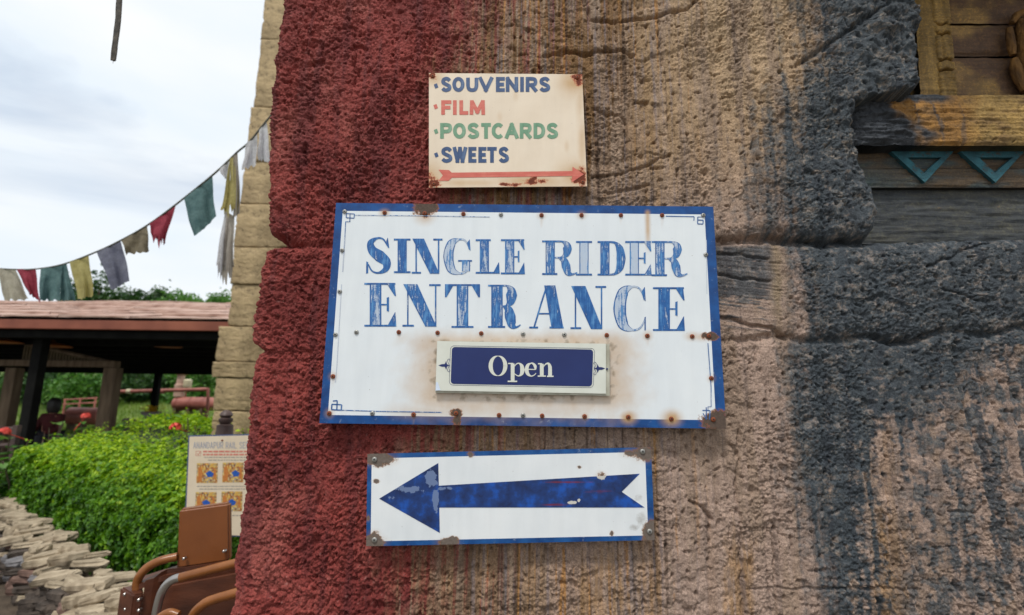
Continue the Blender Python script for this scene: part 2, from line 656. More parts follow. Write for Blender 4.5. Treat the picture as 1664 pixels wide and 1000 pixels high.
def tree(x, y, z0, top, rad, n, leaf, mat, label, cat='tree', group=None, name='leafy_tree', lumps=16, trunk=True):
    rt = empty(name, (x, y, z0), label, cat, group)
    cz = top - rad[2]
    m = MB()
    if trunk:
        pts = [(x, y, z0 - 0.1), (x + 0.1, y, z0 + (cz - z0) * 0.5), (x - 0.05, y + 0.1, cz), (x, y, cz + rad[2] * 0.5)]
        r0 = max(0.05, rad[0] * 0.09)
        m.tube(pts, [r0, r0 * 0.75, r0 * 0.5, r0 * 0.2], 8)
        for k in range(6):
            a = random.uniform(0, 6.28)
            zz = z0 + (cz - z0) * random.uniform(0.55, 0.95)
            m.tube([(x, y, zz), (x + math.cos(a) * rad[0] * 0.4, y + math.sin(a) * rad[1] * 0.4, zz + rad[2] * 0.4), (x + math.cos(a) * rad[0] * 0.75, y + math.sin(a) * rad[1] * 0.75, zz + rad[2] * 0.7)], [r0 * 0.45, r0 * 0.28, r0 * 0.1], 6)
    else:
        for k in range(7):
            a = random.uniform(0, 6.28)
            m.tube([(x, y, z0 - 0.05), (x + math.cos(a) * rad[0] * 0.3, y + math.sin(a) * rad[1] * 0.3, z0 + (top - z0) * 0.45), (x + math.cos(a) * rad[0] * 0.6, y + math.sin(a) * rad[1] * 0.6, z0 + (top - z0) * 0.8)], [0.03, 0.02, 0.008], 5)
    m.build('trunk' if trunk else 'stem', M['bark'], rt, True)
    P, N = blob_points((x, y, cz), rad, n, lumps)
    hh = (P[:, 2] - cz) / rad[2]
    tint = np.clip(0.45 + 0.25 * fbm(P[:, 0] / rad[0] * 1.6, P[:, 2] / rad[2] * 1.6, 2, 4) + RNG.normal(0, 0.2, len(P)), 0, 1)
    foliage('crown' if trunk else 'foliage', P, N, leaf, tint, mat, rt)
    return rt


def tree_at(px, pytop, Y, rad, n, leaf, mat, label, **k):
    p_ = at(px, pytop, Y)
    z0 = hill_z(p_[0], Y)
    return tree(p_[0], Y, z0, p_[2], rad, n, leaf, mat, label, **k)


tree_at(168, 430, 33, (2.0, 2.0, 3.2), 5200, 0.30, M['leaf_dark'], 'tallest dark tree rising over the shelter roof behind the purple flag', group='trees behind the shelter', lumps=18)
tree_at(212, 460, 34, (1.9, 1.9, 2.0), 3600, 0.28, M['leaf_dark'], 'low round tree just right of the tallest tree above the roof', group='trees behind the shelter')
tree_at(262, 456, 36, (1.3, 1.3, 2.6), 3000, 0.28, M['leaf_dark'], 'thin pointed tree above the middle of the shelter roof', group='trees behind the shelter', lumps=10)
tree_at(300, 468, 35, (2.2, 1.8, 1.8), 3200, 0.28, M['leaf_mid'], 'wide low tree above the roof, second from the stone tower', group='trees behind the shelter')
tree_at(345, 470, 33, (1.7, 1.7, 1.6), 3000, 0.28, M['leaf_mid'], 'bright green tree above the roof right beside the stone tower', group='trees behind the shelter')
for (px, pt, Y, r, mt, lab) in ((25, 604, 30, (2.4, 1.8, 1.5), 'leaf_mid', 'leafy bush on the bank at the far left under the shelter'),
                            (90, 590, 28, (2.4, 1.8, 1.7), 'leaf_dark', 'dark green bush on the bank left of the black post'),
                            (140, 598, 27, (1.7, 1.6, 1.4), 'leaf_mid', 'light green bush on the bank left of the brown timber post'),
                            (215, 594, 30, (2.4, 1.8, 1.4), 'leaf_dark', 'dark bush on the bank right of the brown timber post'),
                            (265, 596, 31, (2.2, 1.8, 1.4), 'leaf_dark', 'dense bush on the bank behind the thin black post'),
                            (320, 592, 30, (2.2, 1.8, 1.5), 'leaf_mid', 'bright bush on the bank beside the stone tower'),
                            (55, 590, 36, (2.8, 1.8, 2.4), 'leaf_dark', 'large dark bush behind the bank at the left'), (0, 580, 38, (3.2, 2.0, 2.6), 'leaf_dark', 'large dark bush furthest left behind the shelter'),
                            (240, 590, 37, (3.2, 1.8, 2.2), 'leaf_dark', 'large dark bush furthest back behind the copper pipe')):
    tree_at(px, pt, Y, r, 2600, 0.26, M[mt], lab, cat='bush', group='bushes on the bank', name='leafy_bush', trunk=False, lumps=12)

# ------------------------------------------------------------------ the painted stone wall
EDGE_V = np.array([-200, 0, 60, 120, 200, 300, 370, 384, 396, 410, 440, 480, 520, 545, 560, 572, 590, 640, 700, 760, 800, 830, 880, 920, 960, 1000, 1200.])
EDGE_U = np.array([472, 455, 446, 438, 432, 429, 430, 434, 430, 424, 418, 414, 407, 403, 407, 412, 405, 400, 396, 389, 391, 383, 378, 371, 376, 366, 350.])
J1U = np.array([300, 428, 470, 540, 700, 1165, 1250, 1290, 1330, 1412, 1664, 2600.])
J1V = np.array([390, 392, 398, 401, 402, 393, 389, 393, 396, 393, 388, 380.])
J2U = np.array([300, 403, 440, 540, 1160, 1208, 1252, 1276, 1310, 1358, 1398, 1412, 1446, 1480, 1511, 1528, 1600, 1664, 2600.])
J2V = np.array([566, 567, 573, 576, 556, 553, 546, 549, 554, 554, 550, 547, 557, 556, 545, 537, 546, 530, 520.])
J1D = (np.array([300, 430, 470, 500, 540, 600, 1100, 1170, 1415, 1460, 2600]), np.array([34, 34, 26, 9, 8, 8, 14, 22, 26, 10, 8.]))
J2D = (np.array([300, 400, 430, 450, 520, 1150, 1180, 1276, 1400, 1412, 1440, 1500, 1525, 1560, 1600, 2600]), np.array([16, 16, 12, 5, 3, 3, 8, 13, 9, 12, 22, 20, 10, 6, 12, 10.]))
REC_V = np.array([-900, 0, 60, 100, 135, 152, 160, 172, 190, 240, 262, 300, 312, 345, 372, 392])
REC_U = np.array([1478, 1489, 1493, 1490, 1491, 1482, 1420, 1384, 1383, 1388, 1392, 1408, 1416, 1419, 1418, 1416.])

xL0 = at(400, 500, 0)[0]
xR = at(1680, 500, 0)[0] + 0.02
zT, zB = at(832, -14, 0)[2] + 0.02, at(832, 1014, 0)[2] - 0.02
STEP = 0.0020
fx = np.arange(xR, xL0 + 0.03, -STEP)
fx = np.r_[np.linspace(2.6, xR, 40, endpoint=False), fx]
CRAD = 0.045
nar = 30
ang = np.linspace(0, math.pi / 2, nar + 1)[1:]
side = np.r_[np.arange(0.004, 0.06, 0.004), np.linspace(0.07, 0.95, 40)]
ncol = len(fx) + nar + len(side)
MARG = 0.45
fz = np.r_[np.linspace(-0.05, zB - MARG, 30, endpoint=False), np.arange(zB - MARG, zB, 0.006), np.arange(zB, zT, STEP), np.arange(zT, zT + MARG, 0.006), np.linspace(zT + MARG, 3.5, 16)]
nrow = len(fz)
x0 = fx[-1]
BX = np.r_[fx, x0 - CRAD * np.sin(ang), np.full(len(side), x0 - CRAD)]
BY = np.r_[np.zeros(len(fx)), CRAD * (1 - np.cos(ang)), CRAD + side]
NX = np.r_[np.zeros(len(fx)), -np.sin(ang), -np.ones(len(side))]
NY = np.r_[-np.ones(len(fx)), -np.cos(ang), np.zeros(len(side))]
BS = np.r_[fx, x0 - CRAD * ang, x0 - CRAD * math.pi / 2 - side]
X0, Z0 = np.meshgrid(BX, fz)
Y0 = np.meshgrid(BY, fz)[0]
S0 = np.meshgrid(BS, fz)[0]
NX0, NY0 = np.meshgrid(NX, fz)[0], np.meshgrid(NY, fz)[0]
# where the corner really runs
evz = np.array([at(u, v, 0.02)[2] for u, v in zip(EDGE_U, EDGE_V)])
evx = np.array([at(u, v, 0.02)[0] for u, v in zip(EDGE_U, EDGE_V)])
o_ = np.argsort(evz)
shift = np.interp(fz, evz[o_], evx[o_]) - (x0 - CRAD) + 0.010
wgt = sstep(xL0 + 0.35, xL0 + 0.05, BX)
X0 = X0 + shift[:, None] * wgt[None, :]
U, Vp = proj(np.where(S0 > x0, X0, X0), 0 * X0, Z0)     # photograph pixel of each wall point, used as the wall's own map
x, z = S0, Z0
onside = sstep(x0, x0 - CRAD, S0)

warp1 = fbm(x * 7, z * 7, 3, 21) * 14
warp2 = fbm(x * 40, z * 40, 3, 25) * 7
Uw, Vw = U + warp1 + warp2, Vp + fbm(x * 9, z * 9, 3, 29) * 8
drip = fbm(x * 55, z * 3.2, 4, 31)
drip2 = fbm(x * 120, z * 5.0, 3, 35)
mott = fbm(x * 26, z * 26, 4, 41)
mott2 = fbm(x * 80, z * 80, 3, 45)
spk = perlin(x * 210, z * 210, 47)

# -- relief
red_w = sstep(840, 700, U)
H = 0.006 * fbm(x * 3.2, z * 3.2, 3, 1)
wx_, wz_ = x + 0.008 * fbm(x * 50, z * 50, 2, 2), z + 0.008 * fbm(x * 50, z * 50, 2, 4)
f1, c1_ = worley(wx_ * 62, wz_ * 68, 3)
f2, c2_ = worley(wx_ * 130 + 3.3, wz_ * 138, 5)
f3, c3r = worley(x * 240 + 1.7, z * 250, 9)
pm = sstep(-0.30, 0.30, fbm(x * 6, z * 4, 3, 16))
kp = (0.30 + 0.80 * pm) * (1 - red_w) + (0.65 + 0.65 * pm) * red_w
H += (0.0052 * red_w + 0.0022 * (1 - red_w)) * kp * ((0.25 + c1_) * (1 - 1.5 * f1 * f1) - 0.35)
H += (0.0050 * red_w + 0.0040 * (1 - red_w)) * kp * ((0.2 + c2_) * (1 - 1.5 * f2 * f2) - 0.3)
H += 0.0030 * kp * ((0.2 + c3r) * (1 - 1.5 * f3 * f3) - 0.3)
H += 0.005 * fbm(x * 24, z * 24, 4, 3)
pit = np.clip(fbm(x * 62, z * 58, 2, 8) - 0.30, 0, 1)
H -= 0.026 * pit
pit2 = np.clip(fbm(x * 120, z * 70, 2, 18) - 0.26, 0, 1)
H -= 0.020 * pit2 * (0.25 + 0.75 * sstep(-0.1, 0.35, fbm(x * 9, z * 5, 3, 19)))
hole = np.clip(fbm(x * 24, z * 20, 2, 12) - 0.42, 0, 1)
H -= 0.035 * hole
H += (1 - red_w) * 0.0050 * fbm(x * 75, z * 4.5, 3, 14)          # runs of trowelled plaster
rr = np.clip(perlin(x * 33, z * 2.2, 17) - 0.35, 0, 1)
H -= 0.011 * rr * (0.35 + 0.65 * (1 - red_w))
# dark block: coarser, chunkier
dk = sstep(1290, 1420, U) * sstep(420, 330, Vp)
H += dk * 0.010 * (np.abs(fbm(x * 17, z * 20, 3, 51)) * 2 - 0.4)
# planed boards moulded into the middle course next to the big sign
pl = sstep(1290, 1255, Uw) * sstep(1120, 1150, U) * sstep(392, 402, Vw) * sstep(560, 515, Vw)
vv = Vp - 0.11 * (U - 1165)
grain = fbm(x * 5, (z + 0.11 * x) * 150, 4, 61)
H = H * (1 - 0.75 * pl) + pl * (0.0035 * grain - 0.001)


def seg_field(pts, width):
    """soft groove mask along a polyline given in photograph pixels"""
    lo = np.min(pts, 0) - 30
    hi = np.max(pts, 0) + 30
    out = np.zeros_like(U)
    sel = (U > lo[0]) & (U < hi[0]) & (Vp > lo[1]) & (Vp < hi[1])
    if not sel.any():
        return out
    ux, vx = U[sel] + warp2[sel] * 0.9, Vp[sel] + 5 * mott[sel]
    d = np.full(ux.shape, 1e9)
    for (a, b) in zip(pts[:-1], pts[1:]):
        ax, ay = a
        dx, dy = b[0] - ax, b[1] - ay
        t_ = np.clip(((ux - ax) * dx + (vx - ay) * dy) / (dx * dx + dy * dy + 1e-9), 0, 1)
        d = np.minimum(d, np.hypot(ux - ax - t_ * dx, vx - ay - t_ * dy))
    out[sel] = np.exp(-(d / width) ** 2)
    return out


CR_ = [([(948, -20), (948, 0), (957, 31), (993, 37), (1020, 32), (1061, 30), (1084, 22), (1115, 17), (1135, 0)], 2.6, 12),
       ([(884, 95), (921, 85), (948, 92), (972, 85), (1006, 83), (1027, 94)], 2.8, 14),
       ([(1067, 27), (1072, 70), (1076, 105)], 2.0, 7),
       ([(962, 289), (1006, 284), (1050, 270), (1085, 252)], 2.4, 10),
       ([(982, 313), (1020, 309), (1055, 302)], 2.2, 9),
       ([(1032, 167), (1052, 167)], 2.6, 10),
       ([(965, 180), (986, 190), (1006, 187), (1018, 204), (1016, 262)], 2.4, 9),
       ([(1292, 110), (1316, 96), (1348, 76), (1376, 52), (1396, 38), (1440, 10)], 3.2, 14),
       ([(1120, 815), (1133, 820), (1145, 834), (1156, 843)], 2.8, 12),
       ([(1215, 957), (1290, 955), (1330, 958), (1420, 956), (1490, 958)], 2.0, 7),
       ([(1165, 412), (1205, 414), (1250, 421)], 2.2, 9),
       ([(1165, 447), (1200, 452), (1250, 458)], 2.2, 9),
       ([(1165, 514), (1208, 525), (1252, 533), (1276, 549)], 2.8, 12),
       ([(1500, 435), (1540, 420), (1580, 402), (1620, 392)], 2.4, 9),
       ([(1525, 470), (1560, 483), (1600, 492)], 2.2, 8),
       ([(575, 75), (578, 110), (577, 140)], 2.4, 10), ([(575, 78), (595, 80)], 3.5, 12),
       ([(495, 240), (498, 268)], 2.4, 9), ([(700, 60), (696, 88)], 2.4, 8),
       ([(1545, 560), (1560, 640), (1580, 700), (1610, 760)], 2.0, 6), ([(1590, 600), (1640, 720), (1655, 790)], 2.0, 6),
       ([(1200, 700), (1196, 800), (1205, 900), (1207, 1010)], 2.4, 8), ([(1255, 850), (1260, 1005)], 2.2, 7),
       ([(1335, 700), (1340, 860)], 2.2, 6), ([(1440, 690), (1455, 780), (1465, 860)], 2.2, 7),
       ([(1540, 830), (1580, 835), (1600, 815)], 2.2, 8), ([(1595, 860), (1600, 900)], 3.0, 9)]
crk = np.zeros_like(U)
for pts, w_, dep in CR_:
    crk = np.maximum(crk, seg_field(np.array(pts, float), w_) * dep / 1000)
H -= crk
# wandering plaster edges: terraces
ter = fbm(x * 5.5, z * 8, 4, 71)
H += 0.0035 * sstep(-0.02, 0.05, ter) * (1 - red_w) * (1 - pl)

v1 = np.interp(U, J1U, J1V) + 3 * fbm(x * 18, z * 3, 3, 75)
v2 = np.interp(U, J2U, J2V) + 3 * fbm(x * 18, z * 3, 3, 76)
d1 = np.interp(U, *J1D) / 1000
d2 = np.interp(U, *J2D) / 1000


def groove(dv, dep, wl, wh):
    return dep * np.exp(-np.abs(dv / np.where(dv < 0, wl, wh)) ** 2.2)


H -= groove(Vp - v1, d1, 6.0, 6.5)
H -= groove(Vp - v2, d2, 5.0, 5.5)
# upper course stands proud on the right, middle course rounds in at its head
H += 0.016 * sstep(v1 + 2, v1 - 26, Vp) * sstep(1130, 1230, U) * sstep(-300, 200, Vp)
H += 0.010 * sstep(v1, v1 + 40, Vp) * sstep(v2 + 2, v2 - 30, Vp) * sstep(1180, 1330, U)
# chunky lumps of the lower edge of the upper right block
H += dk * 0.012 * sstep(-0.15, 0.25, fbm(x * 9, z * 9, 3, 79)) * sstep(v1, v1 - 10, Vp)
# notch at the left corner under the upper course
H -= 0.03 * np.exp(-(((U - 445) / 26) ** 2 + ((Vp - 389) / 10) ** 2))
# the recess that holds the carved wood
ur = np.interp(Vp, REC_V, REC_U) + 5 * fbm(x * 20, z * 20, 3, 81) + warp2 * 0.5
rec = sstep(ur - 3, ur + 4, U) * sstep(v1 + 1, v1 - 4, Vp)
edge_round = np.exp(-np.clip(ur - U, 0, 200) / 14) * sstep(v1 + 1, v1 - 6, Vp) * (U <= ur)
H -= 0.02 * edge_round ** 2
H = np.clip(H, -0.06, 0.024 + dk * 0.02)
H = H * (1 - rec) - 0.16 * rec

# -- paint map
def c3(r, g_, b):
    return np.array(lin(r, g_, b))


def blend(a, b, m):
    return a * (1 - m[..., None]) + b * m[..., None]


def streak(fx_, fz_, seed, lo, hi):
    """crisp runs of paint down the wall"""
    return sstep(lo, hi, fbm(x * fx_, z * fz_, 3, seed) + 0.12 * mott2)


full = lambda c_: np.broadcast_to(c_, (*U.shape, 3))
tan, olive = c3(182, 156, 140), c3(138, 104, 66)
om = np.clip(sstep(1150, 960, Uw + 60 * drip) * sstep(420, 250, Vp) + 0.75 * sstep(1000, 760, Uw + 70 * drip), 0, 1)
C = blend(full(tan), olive, om)
C = blend(C, c3(182, 150, 108), sstep(1000, 1060, Uw) * sstep(420, 200, Vw) * 0.65)
C = blend(C, c3(196, 168, 132), sstep(1070, 1170, Uw) * sstep(260, 60, Vw) * sstep(1320, 1240, Uw) * 0.6)
C = blend(C, c3(162, 138, 118), 0.7 * streak(22, 2.0, 130, 0.0, 0.25))
mid = sstep(700, 780, U) * sstep(1190, 1040, U)
C = blend(C, c3(186, 160, 138), 0.6 * streak(95, 2.4, 131, 0.14, 0.28) * (0.3 + 0.7 * mid))
C = blend(C, c3(188, 136, 76), 0.85 * streak(70, 1.8, 133, 0.20, 0.36) * mid)
C = blend(C, c3(92, 74, 62), 0.70 * streak(85, 2.2, 135, 0.20, 0.34) * mid)
C = blend(C, c3(140, 130, 134), 0.55 * streak(110, 2.6, 137, 0.16, 0.3) * mid)
C = blend(C, c3(126, 108, 98), 0.55 * streak(60, 1.6, 139, 0.22, 0.36) * sstep(1060, 1180, U))
for (ua, ub, va, st) in ((1176, 1218, 840, 0.95), (935, 1012, 870, 0.8), (1050, 1078, 890, 0.7), (1420, 1478, 800, 0.75), (1430, 1462, 680, 0.5), (1040, 1068, 160, 0.6), (850, 880, 300, 0.5)):
    m_ = sstep(ua - 8, ua + 6, Uw) * sstep(ub + 8, ub - 6, Uw) * sstep(va, va + 70, Vw + 90 * drip) * st * sstep(-0.35, 0.15, drip2 + 0.4 * mott)
    C = blend(C, c3(172, 134, 90), m_ * 0.75)
C = C * (1 + 0.20 * mott)[..., None]
C = blend(C, c3(122, 110, 104), 0.8 * sstep(1420, 1500, U) * sstep(556, 600, Vp) * sstep(-0.3, 0.25, mott + 0.4 * drip))
# dark blue grey
DL = np.interp(Vp, [-200, 0, 60, 110, 150, 230, 330, 388, 396, 470, 545, 560, 620, 700, 800, 900, 1000, 1200],
               [1260, 1285, 1308, 1312, 1272, 1240, 1228, 1250, 1262, 1290, 1300, 1278, 1277, 1280, 1292, 1318, 1338, 1350])
DR = np.interp(Vp, [-200, 500, 560, 600, 660, 720, 800, 1000, 1200], [4000, 4000, 1640, 1560, 1500, 1428, 1418, 1420, 1420])
dsoft = np.interp(Vp, [0, 130, 390, 396, 545, 560, 1000], [36, 52, 66, 36, 34, 24, 32])
strk = fbm(x * 48, z * 1.6, 3, 141)
jit = 46 * strk + 34 * mott + 30 * mott2
dark = sstep(DL - dsoft, DL + dsoft, U + jit * np.clip(dsoft / 30, 0.4, 2)) * sstep(DR + 45, DR - 30, U + 2.2 * jit)
# mottled dark over the right hand pinkish zone and drips of it in the upper one
dark = np.maximum(dark, 0.9 * sstep(0.04, 0.26, 0.7 * mott + 0.7 * strk + 0.3 * mott2 + 0.17) * sstep(1430, 1500, U) * sstep(556, 590, Vp) * sstep(1700, 820, Vp - 0.25 * (U - 1500)))
dark = np.maximum(dark, 0.85 * sstep(0.06, 0.20, 0.8 * strk + 0.4 * drip + 0.4 * mott + 0.25 * mott2) * sstep(1205, 1260, U) * sstep(110, 260, Vp) * sstep(v1 + 2, v1 - 2, Vp))
dark = np.maximum(dark, 0.9 * pl * sstep(-0.2, 0.1, grain + 0.6 * mott + 0.55 - 0.9 * sstep(455, 520, Vp)) * sstep(1275, 1235, Uw))
dark = dark * sstep(1120, 1170, U)
dcol = blend(np.broadcast_to(c3(62, 73, 81), (*U.shape, 3)), c3(94, 103, 108), sstep(-0.1, 0.5, mott2 + 0.6 * mott))
dcol = blend(dcol, c3(44, 55, 66), 0.6 * streak(60, 2.0, 143, 0.1, 0.3))
dcol = blend(dcol, c3(140, 130, 118), 0.42 * sstep(0.25, 0.5, spk * 0.7 + mott))
C = blend(C, dcol, np.clip(dark, 0, 1) * (0.96 - 0.28 * sstep(0.2, 0.45, mott2 + 0.5 * mott)))
C = blend(C, c3(150, 130, 100), 0.7 * np.exp(-((Uw - 1262) / 9) ** 2) * sstep(390, 400, Vp) * sstep(560, 470, Vp))
# red
RB = np.interp(Vp, [-200, 0, 110, 300, 320, 700, 730, 890, 1000, 1200], [800, 800, 760, 770, 770, 720, 680, 690, 672, 660])
RS = np.interp(Vp, [0, 120, 310, 700, 900, 1000], [80, 70, 60, 90, 75, 60])
redm = sstep(RB + RS, RB - RS, U + 75 * drip + 50 * mott + 40 * drip2 + 16 * warp2 / 7)
redm = np.maximum(redm, 0.85 * streak(80, 1.5, 151, 0.10, 0.2) * sstep(RB + 230, RB + 10, U + 60 * drip))
redm = redm * (1 - 0.8 * streak(75, 1.7, 153, 0.14, 0.26) * sstep(RB - 90, RB, U))
rc = blend(np.broadcast_to(c3(154, 68, 61), (*U.shape, 3)), c3(126, 50, 46), sstep(-0.2, 0.4, fbm(x * 6, z * 6, 3, 91)))
rc = blend(rc, c3(172, 94, 84), 0.75 * sstep(0.0, 0.45, fbm(x * 5, z * 3.5, 3, 95) + 0.2 * mott2))
rc = blend(rc, c3(104, 44, 46), 0.55 * streak(30, 2.2, 157, 0.05, 0.35))
rc = blend(rc, c3(178, 128, 120), 0.5 * sstep(0.45, 0.6, spk * 0.6 + mott2 * 0.7))
C = blend(C, rc, np.clip(redm, 0, 1))
C = C * (1 + 0.10 * mott2)[..., None]
C = np.clip(C * 0.86, 0.004, 0.9)

PX, PY_, PZ = X0 + NX0 * H, Y0 + NY0 * H, Z0 + 0.35 * H * perlin(x * 30, z * 30, 99)
WV = np.c_[PX.ravel(), PY_.ravel(), PZ.ravel()]
WC = C.reshape(-1, 3)
WQ = gridfaces(nrow, ncol)
WQ = WQ[:, ::-1]            # outward (towards -Y)
fcen_v = Vp.ravel()[WQ].mean(1)
fv1, fv2 = v1.ravel()[WQ].mean(1), v2.ravel()[WQ].mean(1)
course = np.where(fcen_v < fv1, 0, np.where(fcen_v < fv2, 1, 2))
wall = empty('painted_stone_wall', (0.5, 0.2, 0), 'rough painted plaster stone wall in red, tan and slate blue behind the signs', 'wall')
for k, lab in enumerate(('upper stone course, red at the corner and dark slate at its right end', 'middle stone course with slate blue board marks', 'lower stone course streaked red, tan and dark blue')):
    q = WQ[course == k]
    used, inv = np.unique(q, return_inverse=True)
    me = fastmesh('stone_block', WV[used] - np.array([0.5, 0.2, 0]), inv.reshape(q.shape), M['wall'])
    vcol(me, 'paint', WC[used])
    link('stone_block', me, wall)['label'] = lab
# the mass behind: closes the wall from above and behind
m = MB()
m.box((-0.55, 0.24, 0.0), (2.58, 0.94, 3.48))
core = m.build('wall_core', M['wall'], wall)
vcol(core.data, 'paint', np.tile([[0.2, 0.15, 0.12]], (len(core.data.vertices), 1)))
del X0, Y0, Z0, S0, NX0, NY0, WV, WC, WQ, PX, PY_, PZ, C, dcol, rc

# ------------------------------------------------------------------ carved wood in the recess at the right
WOODL = (at(1440, 200, 0.1)[0], 0.1, at(1500, 390, 0.06)[2])
cw = empty('carved_wood_panel', WOODL, 'carved gold brown wooden panel set into the wall at the upper right', 'carved panel')


def relief(name, u0, u1, v0, v1_, Y, thick, colf, amp=0.002, nu=60, nv=30, edge=0.006, hf=None, parent=cw, skew=0.0, mat='wood'):
    """a slab traced by photograph pixels on plane Y with a worn, uneven front"""
    uu, vv_ = np.meshgrid(np.linspace(u0, u1, nu), np.linspace(v0, v1_, nv))
    uu = uu + skew * (vv_ - v0)
    A = np.array([at(a, b, Y) for a, b in zip(uu.ravel(), vv_.ravel())])
    s_ = np.linspace(0, 1, nu)[None, :] * np.ones((nv, 1))
    t_ = np.linspace(0, 1, nv)[:, None] * np.ones((1, nu))
    wpx, hpx = abs(u1 - u0), abs(v1_ - v0)
    ed = np.minimum(np.minimum(s_, 1 - s_) * wpx, np.minimum(t_, 1 - t_) * hpx)
    h_ = amp * fbm(A[:, 0] * 40, A[:, 2] * 60, 4, 5).reshape(nv, nu) + amp * 1.2 * fbm(A[:, 0] * 6, A[:, 2] * 140, 3, 8).reshape(nv, nu)
    h_ -= edge * np.exp(-ed / 2.2)
    if hf is not None:
        h_ = h_ + hf(uu, vv_, A[:, 0].reshape(nv, nu), A[:, 2].reshape(nv, nu))
    Fv = A.copy()
    Fv[:, 1] = Y - h_.ravel()
    per = np.r_[np.arange(nu), np.arange(2 * nu - 1, nu * nv, nu), np.arange(nu * nv - 2, nu * (nv - 1) - 1, -1), np.arange(nu * (nv - 2), 0, -nu)]
    Bv = Fv[per].copy()
    Bv[:, 1] = Y + thick
    Vv = np.r_[Fv, Bv]
    Q = gridfaces(nv, nu)[:, ::-1]
    n0 = nu * nv
    k = np.arange(len(per))
    k2 = (k + 1) % len(per)
    Q2 = np.c_[per[k], n0 + k, n0 + k2, per[k2]]
    org = Vv.mean(0)
    me = fastmesh(name, Vv - org, np.r_[Q, Q2], M[mat])
    cc = colf(uu, vv_, A[:, 0].reshape(nv, nu), A[:, 2].reshape(nv, nu)).reshape(-1, 3)
    vcol(me, 'paint', np.r_[cc, cc[per]])
    return link(name, me, parent, org)


def flat(r, g_, b):
    return lambda u, v, X, Z: np.broadcast_to(c3(r, g_, b), (*u.shape, 3))


GOLD = c3(140, 104, 52)


def boardcol(u, v, X, Z):
    return blend(np.broadcast_to(c3(98, 72, 52), (*u.shape, 3)), c3(150, 118, 70), sstep(-0.1, 0.4, fbm(X * 9, Z * 9, 3, 12)))


for (a, b) in ((-190, -64), (-62, 35), (38, 88), (91, 168)):
    relief('board', 1532, 1790, a, b, 0.085, 0.03, boardcol, 0.003, 90, 26, 0.010)


def postcol(u, v, X, Z):
    return blend(np.broadcast_to(c3(130, 102, 52), (*u.shape, 3)), c3(160, 128, 72), sstep(-0.3, 0.4, fbm(X * 60, Z * 6, 3, 15)))


relief('post', 1478, 1511, -190, 158, 0.068, 0.04, postcol, 0.003, 20, 110, 0.006, skew=0.06)


def notch(u, v, X, Z):
    h_ = np.zeros_like(u)
    for c_ in (38, 54, 96, 113, -20, -36, -90, -106):
        h_ -= 0.020 * np.exp(-((v - c_ - 1.2 * np.sin(u * 0.35)) / 1.6) ** 2)
    h_ -= 0.004 * np.exp(-((u - 1516 - 0.09 * v) / 2.0) ** 2) + 0.004 * np.exp(-((u - 1526 - 0.09 * v) / 2.0) ** 2) * ((v > 56) & (v < 95))
    return h_


relief('notched_post', 1498, 1528, -190, 158, 0.062, 0.04, postcol, 0.003, 36, 380, 0.006, notch, skew=0.09)


def ledgecol(u, v, X, Z):
    g_ = blend(np.broadcast_to(c3(160, 114, 50), (*u.shape, 3)), c3(168, 138, 78), sstep(1545, 1600, u + 20 * fbm(X * 20, Z * 20, 2, 3)) * 0.8)
    g_ = blend(g_, c3(112, 84, 48), sstep(0.0, 0.4, fbm(X * 12, Z * 30, 3, 21)) * 0.7)
    dk_ = sstep(1492, 1440, u + 70 * fbm(X * 14, Z * 14, 3, 22) - 0.55 * (v - 180))
    dk_ = np.maximum(dk_, sstep(0.25, 0.4, fbm(X * 70, Z * 5, 2, 24)) * sstep(1640, 1500, u) * 0.8)
    dk_ = np.maximum(dk_, sstep(172, 160, v + 8 * fbm(X * 30, Z * 30, 2, 26)) * sstep(1560, 1530, u))
    return blend(g_, c3(58, 62, 68), dk_)


def ledgeh(u, v, X, Z):
    h_ = 0.014 * sstep(150, 195, v) - 0.004 * np.exp(-((v - 187 - 4 * fbm(X * 15, Z * 3, 2, 6)) / 2.0) ** 2)
    h_ += 0.012 * sstep(1500, 1450, u + 40 * fbm(X * 18, Z * 18, 2, 28)) * (np.abs(fbm(X * 6, Z * 60, 3, 29)) * 2)
    h_ += 0.010 * np.clip(fbm(X * 70, Z * 70, 3, 30), 0, 1) * sstep(1540, 1480, u)
    h_ -= 0.007 * sstep(0.25, 0.5, fbm(X * 55, Z * 50, 3, 31)) * sstep(212, 222, v) * sstep(240, 232, v) * sstep(1560, 1600, u)
    return h_


relief('ledge', 1380, 1790, 152, 239, 0.035, 0.10, ledgecol, 0.004, 190, 60, 0.008, ledgeh, mat='ledge')


def friezecol(u, v, X, Z):
    a = blend(np.broadcast_to(c3(84, 68, 50), (*u.shape, 3)), c3(62, 72, 74), sstep(-0.1, 0.4, fbm(X * 8, Z * 30, 3, 32)))
    return blend(a, c3(70, 90, 96), 0.6 * sstep(1520, 1400, u) * sstep(262, 290, v))


relief('frieze_board', 1384, 1790, 241.5, 273, 0.070, 0.05, friezecol, 0.003, 120, 20, 0.004)
relief('frieze_board', 1384, 1790, 273.5, 304, 0.068, 0.05, friezecol, 0.003, 120, 20, 0.004)


def lowcol(u, v, X, Z):
    a = blend(np.broadcast_to(c3(58, 62, 66), (*u.shape, 3)), c3(74, 74, 70), sstep(-0.2, 0.4, fbm(X * 10, Z * 40, 3, 36)))
    return blend(a, c3(120, 90, 50), sstep(0.52, 0.6, fbm(X * 25, Z * 70, 3, 38)))


relief('lower_board', 1400, 1790, 306, 396, 0.088, 0.05, lowcol, 0.004, 120, 40, 0.004)

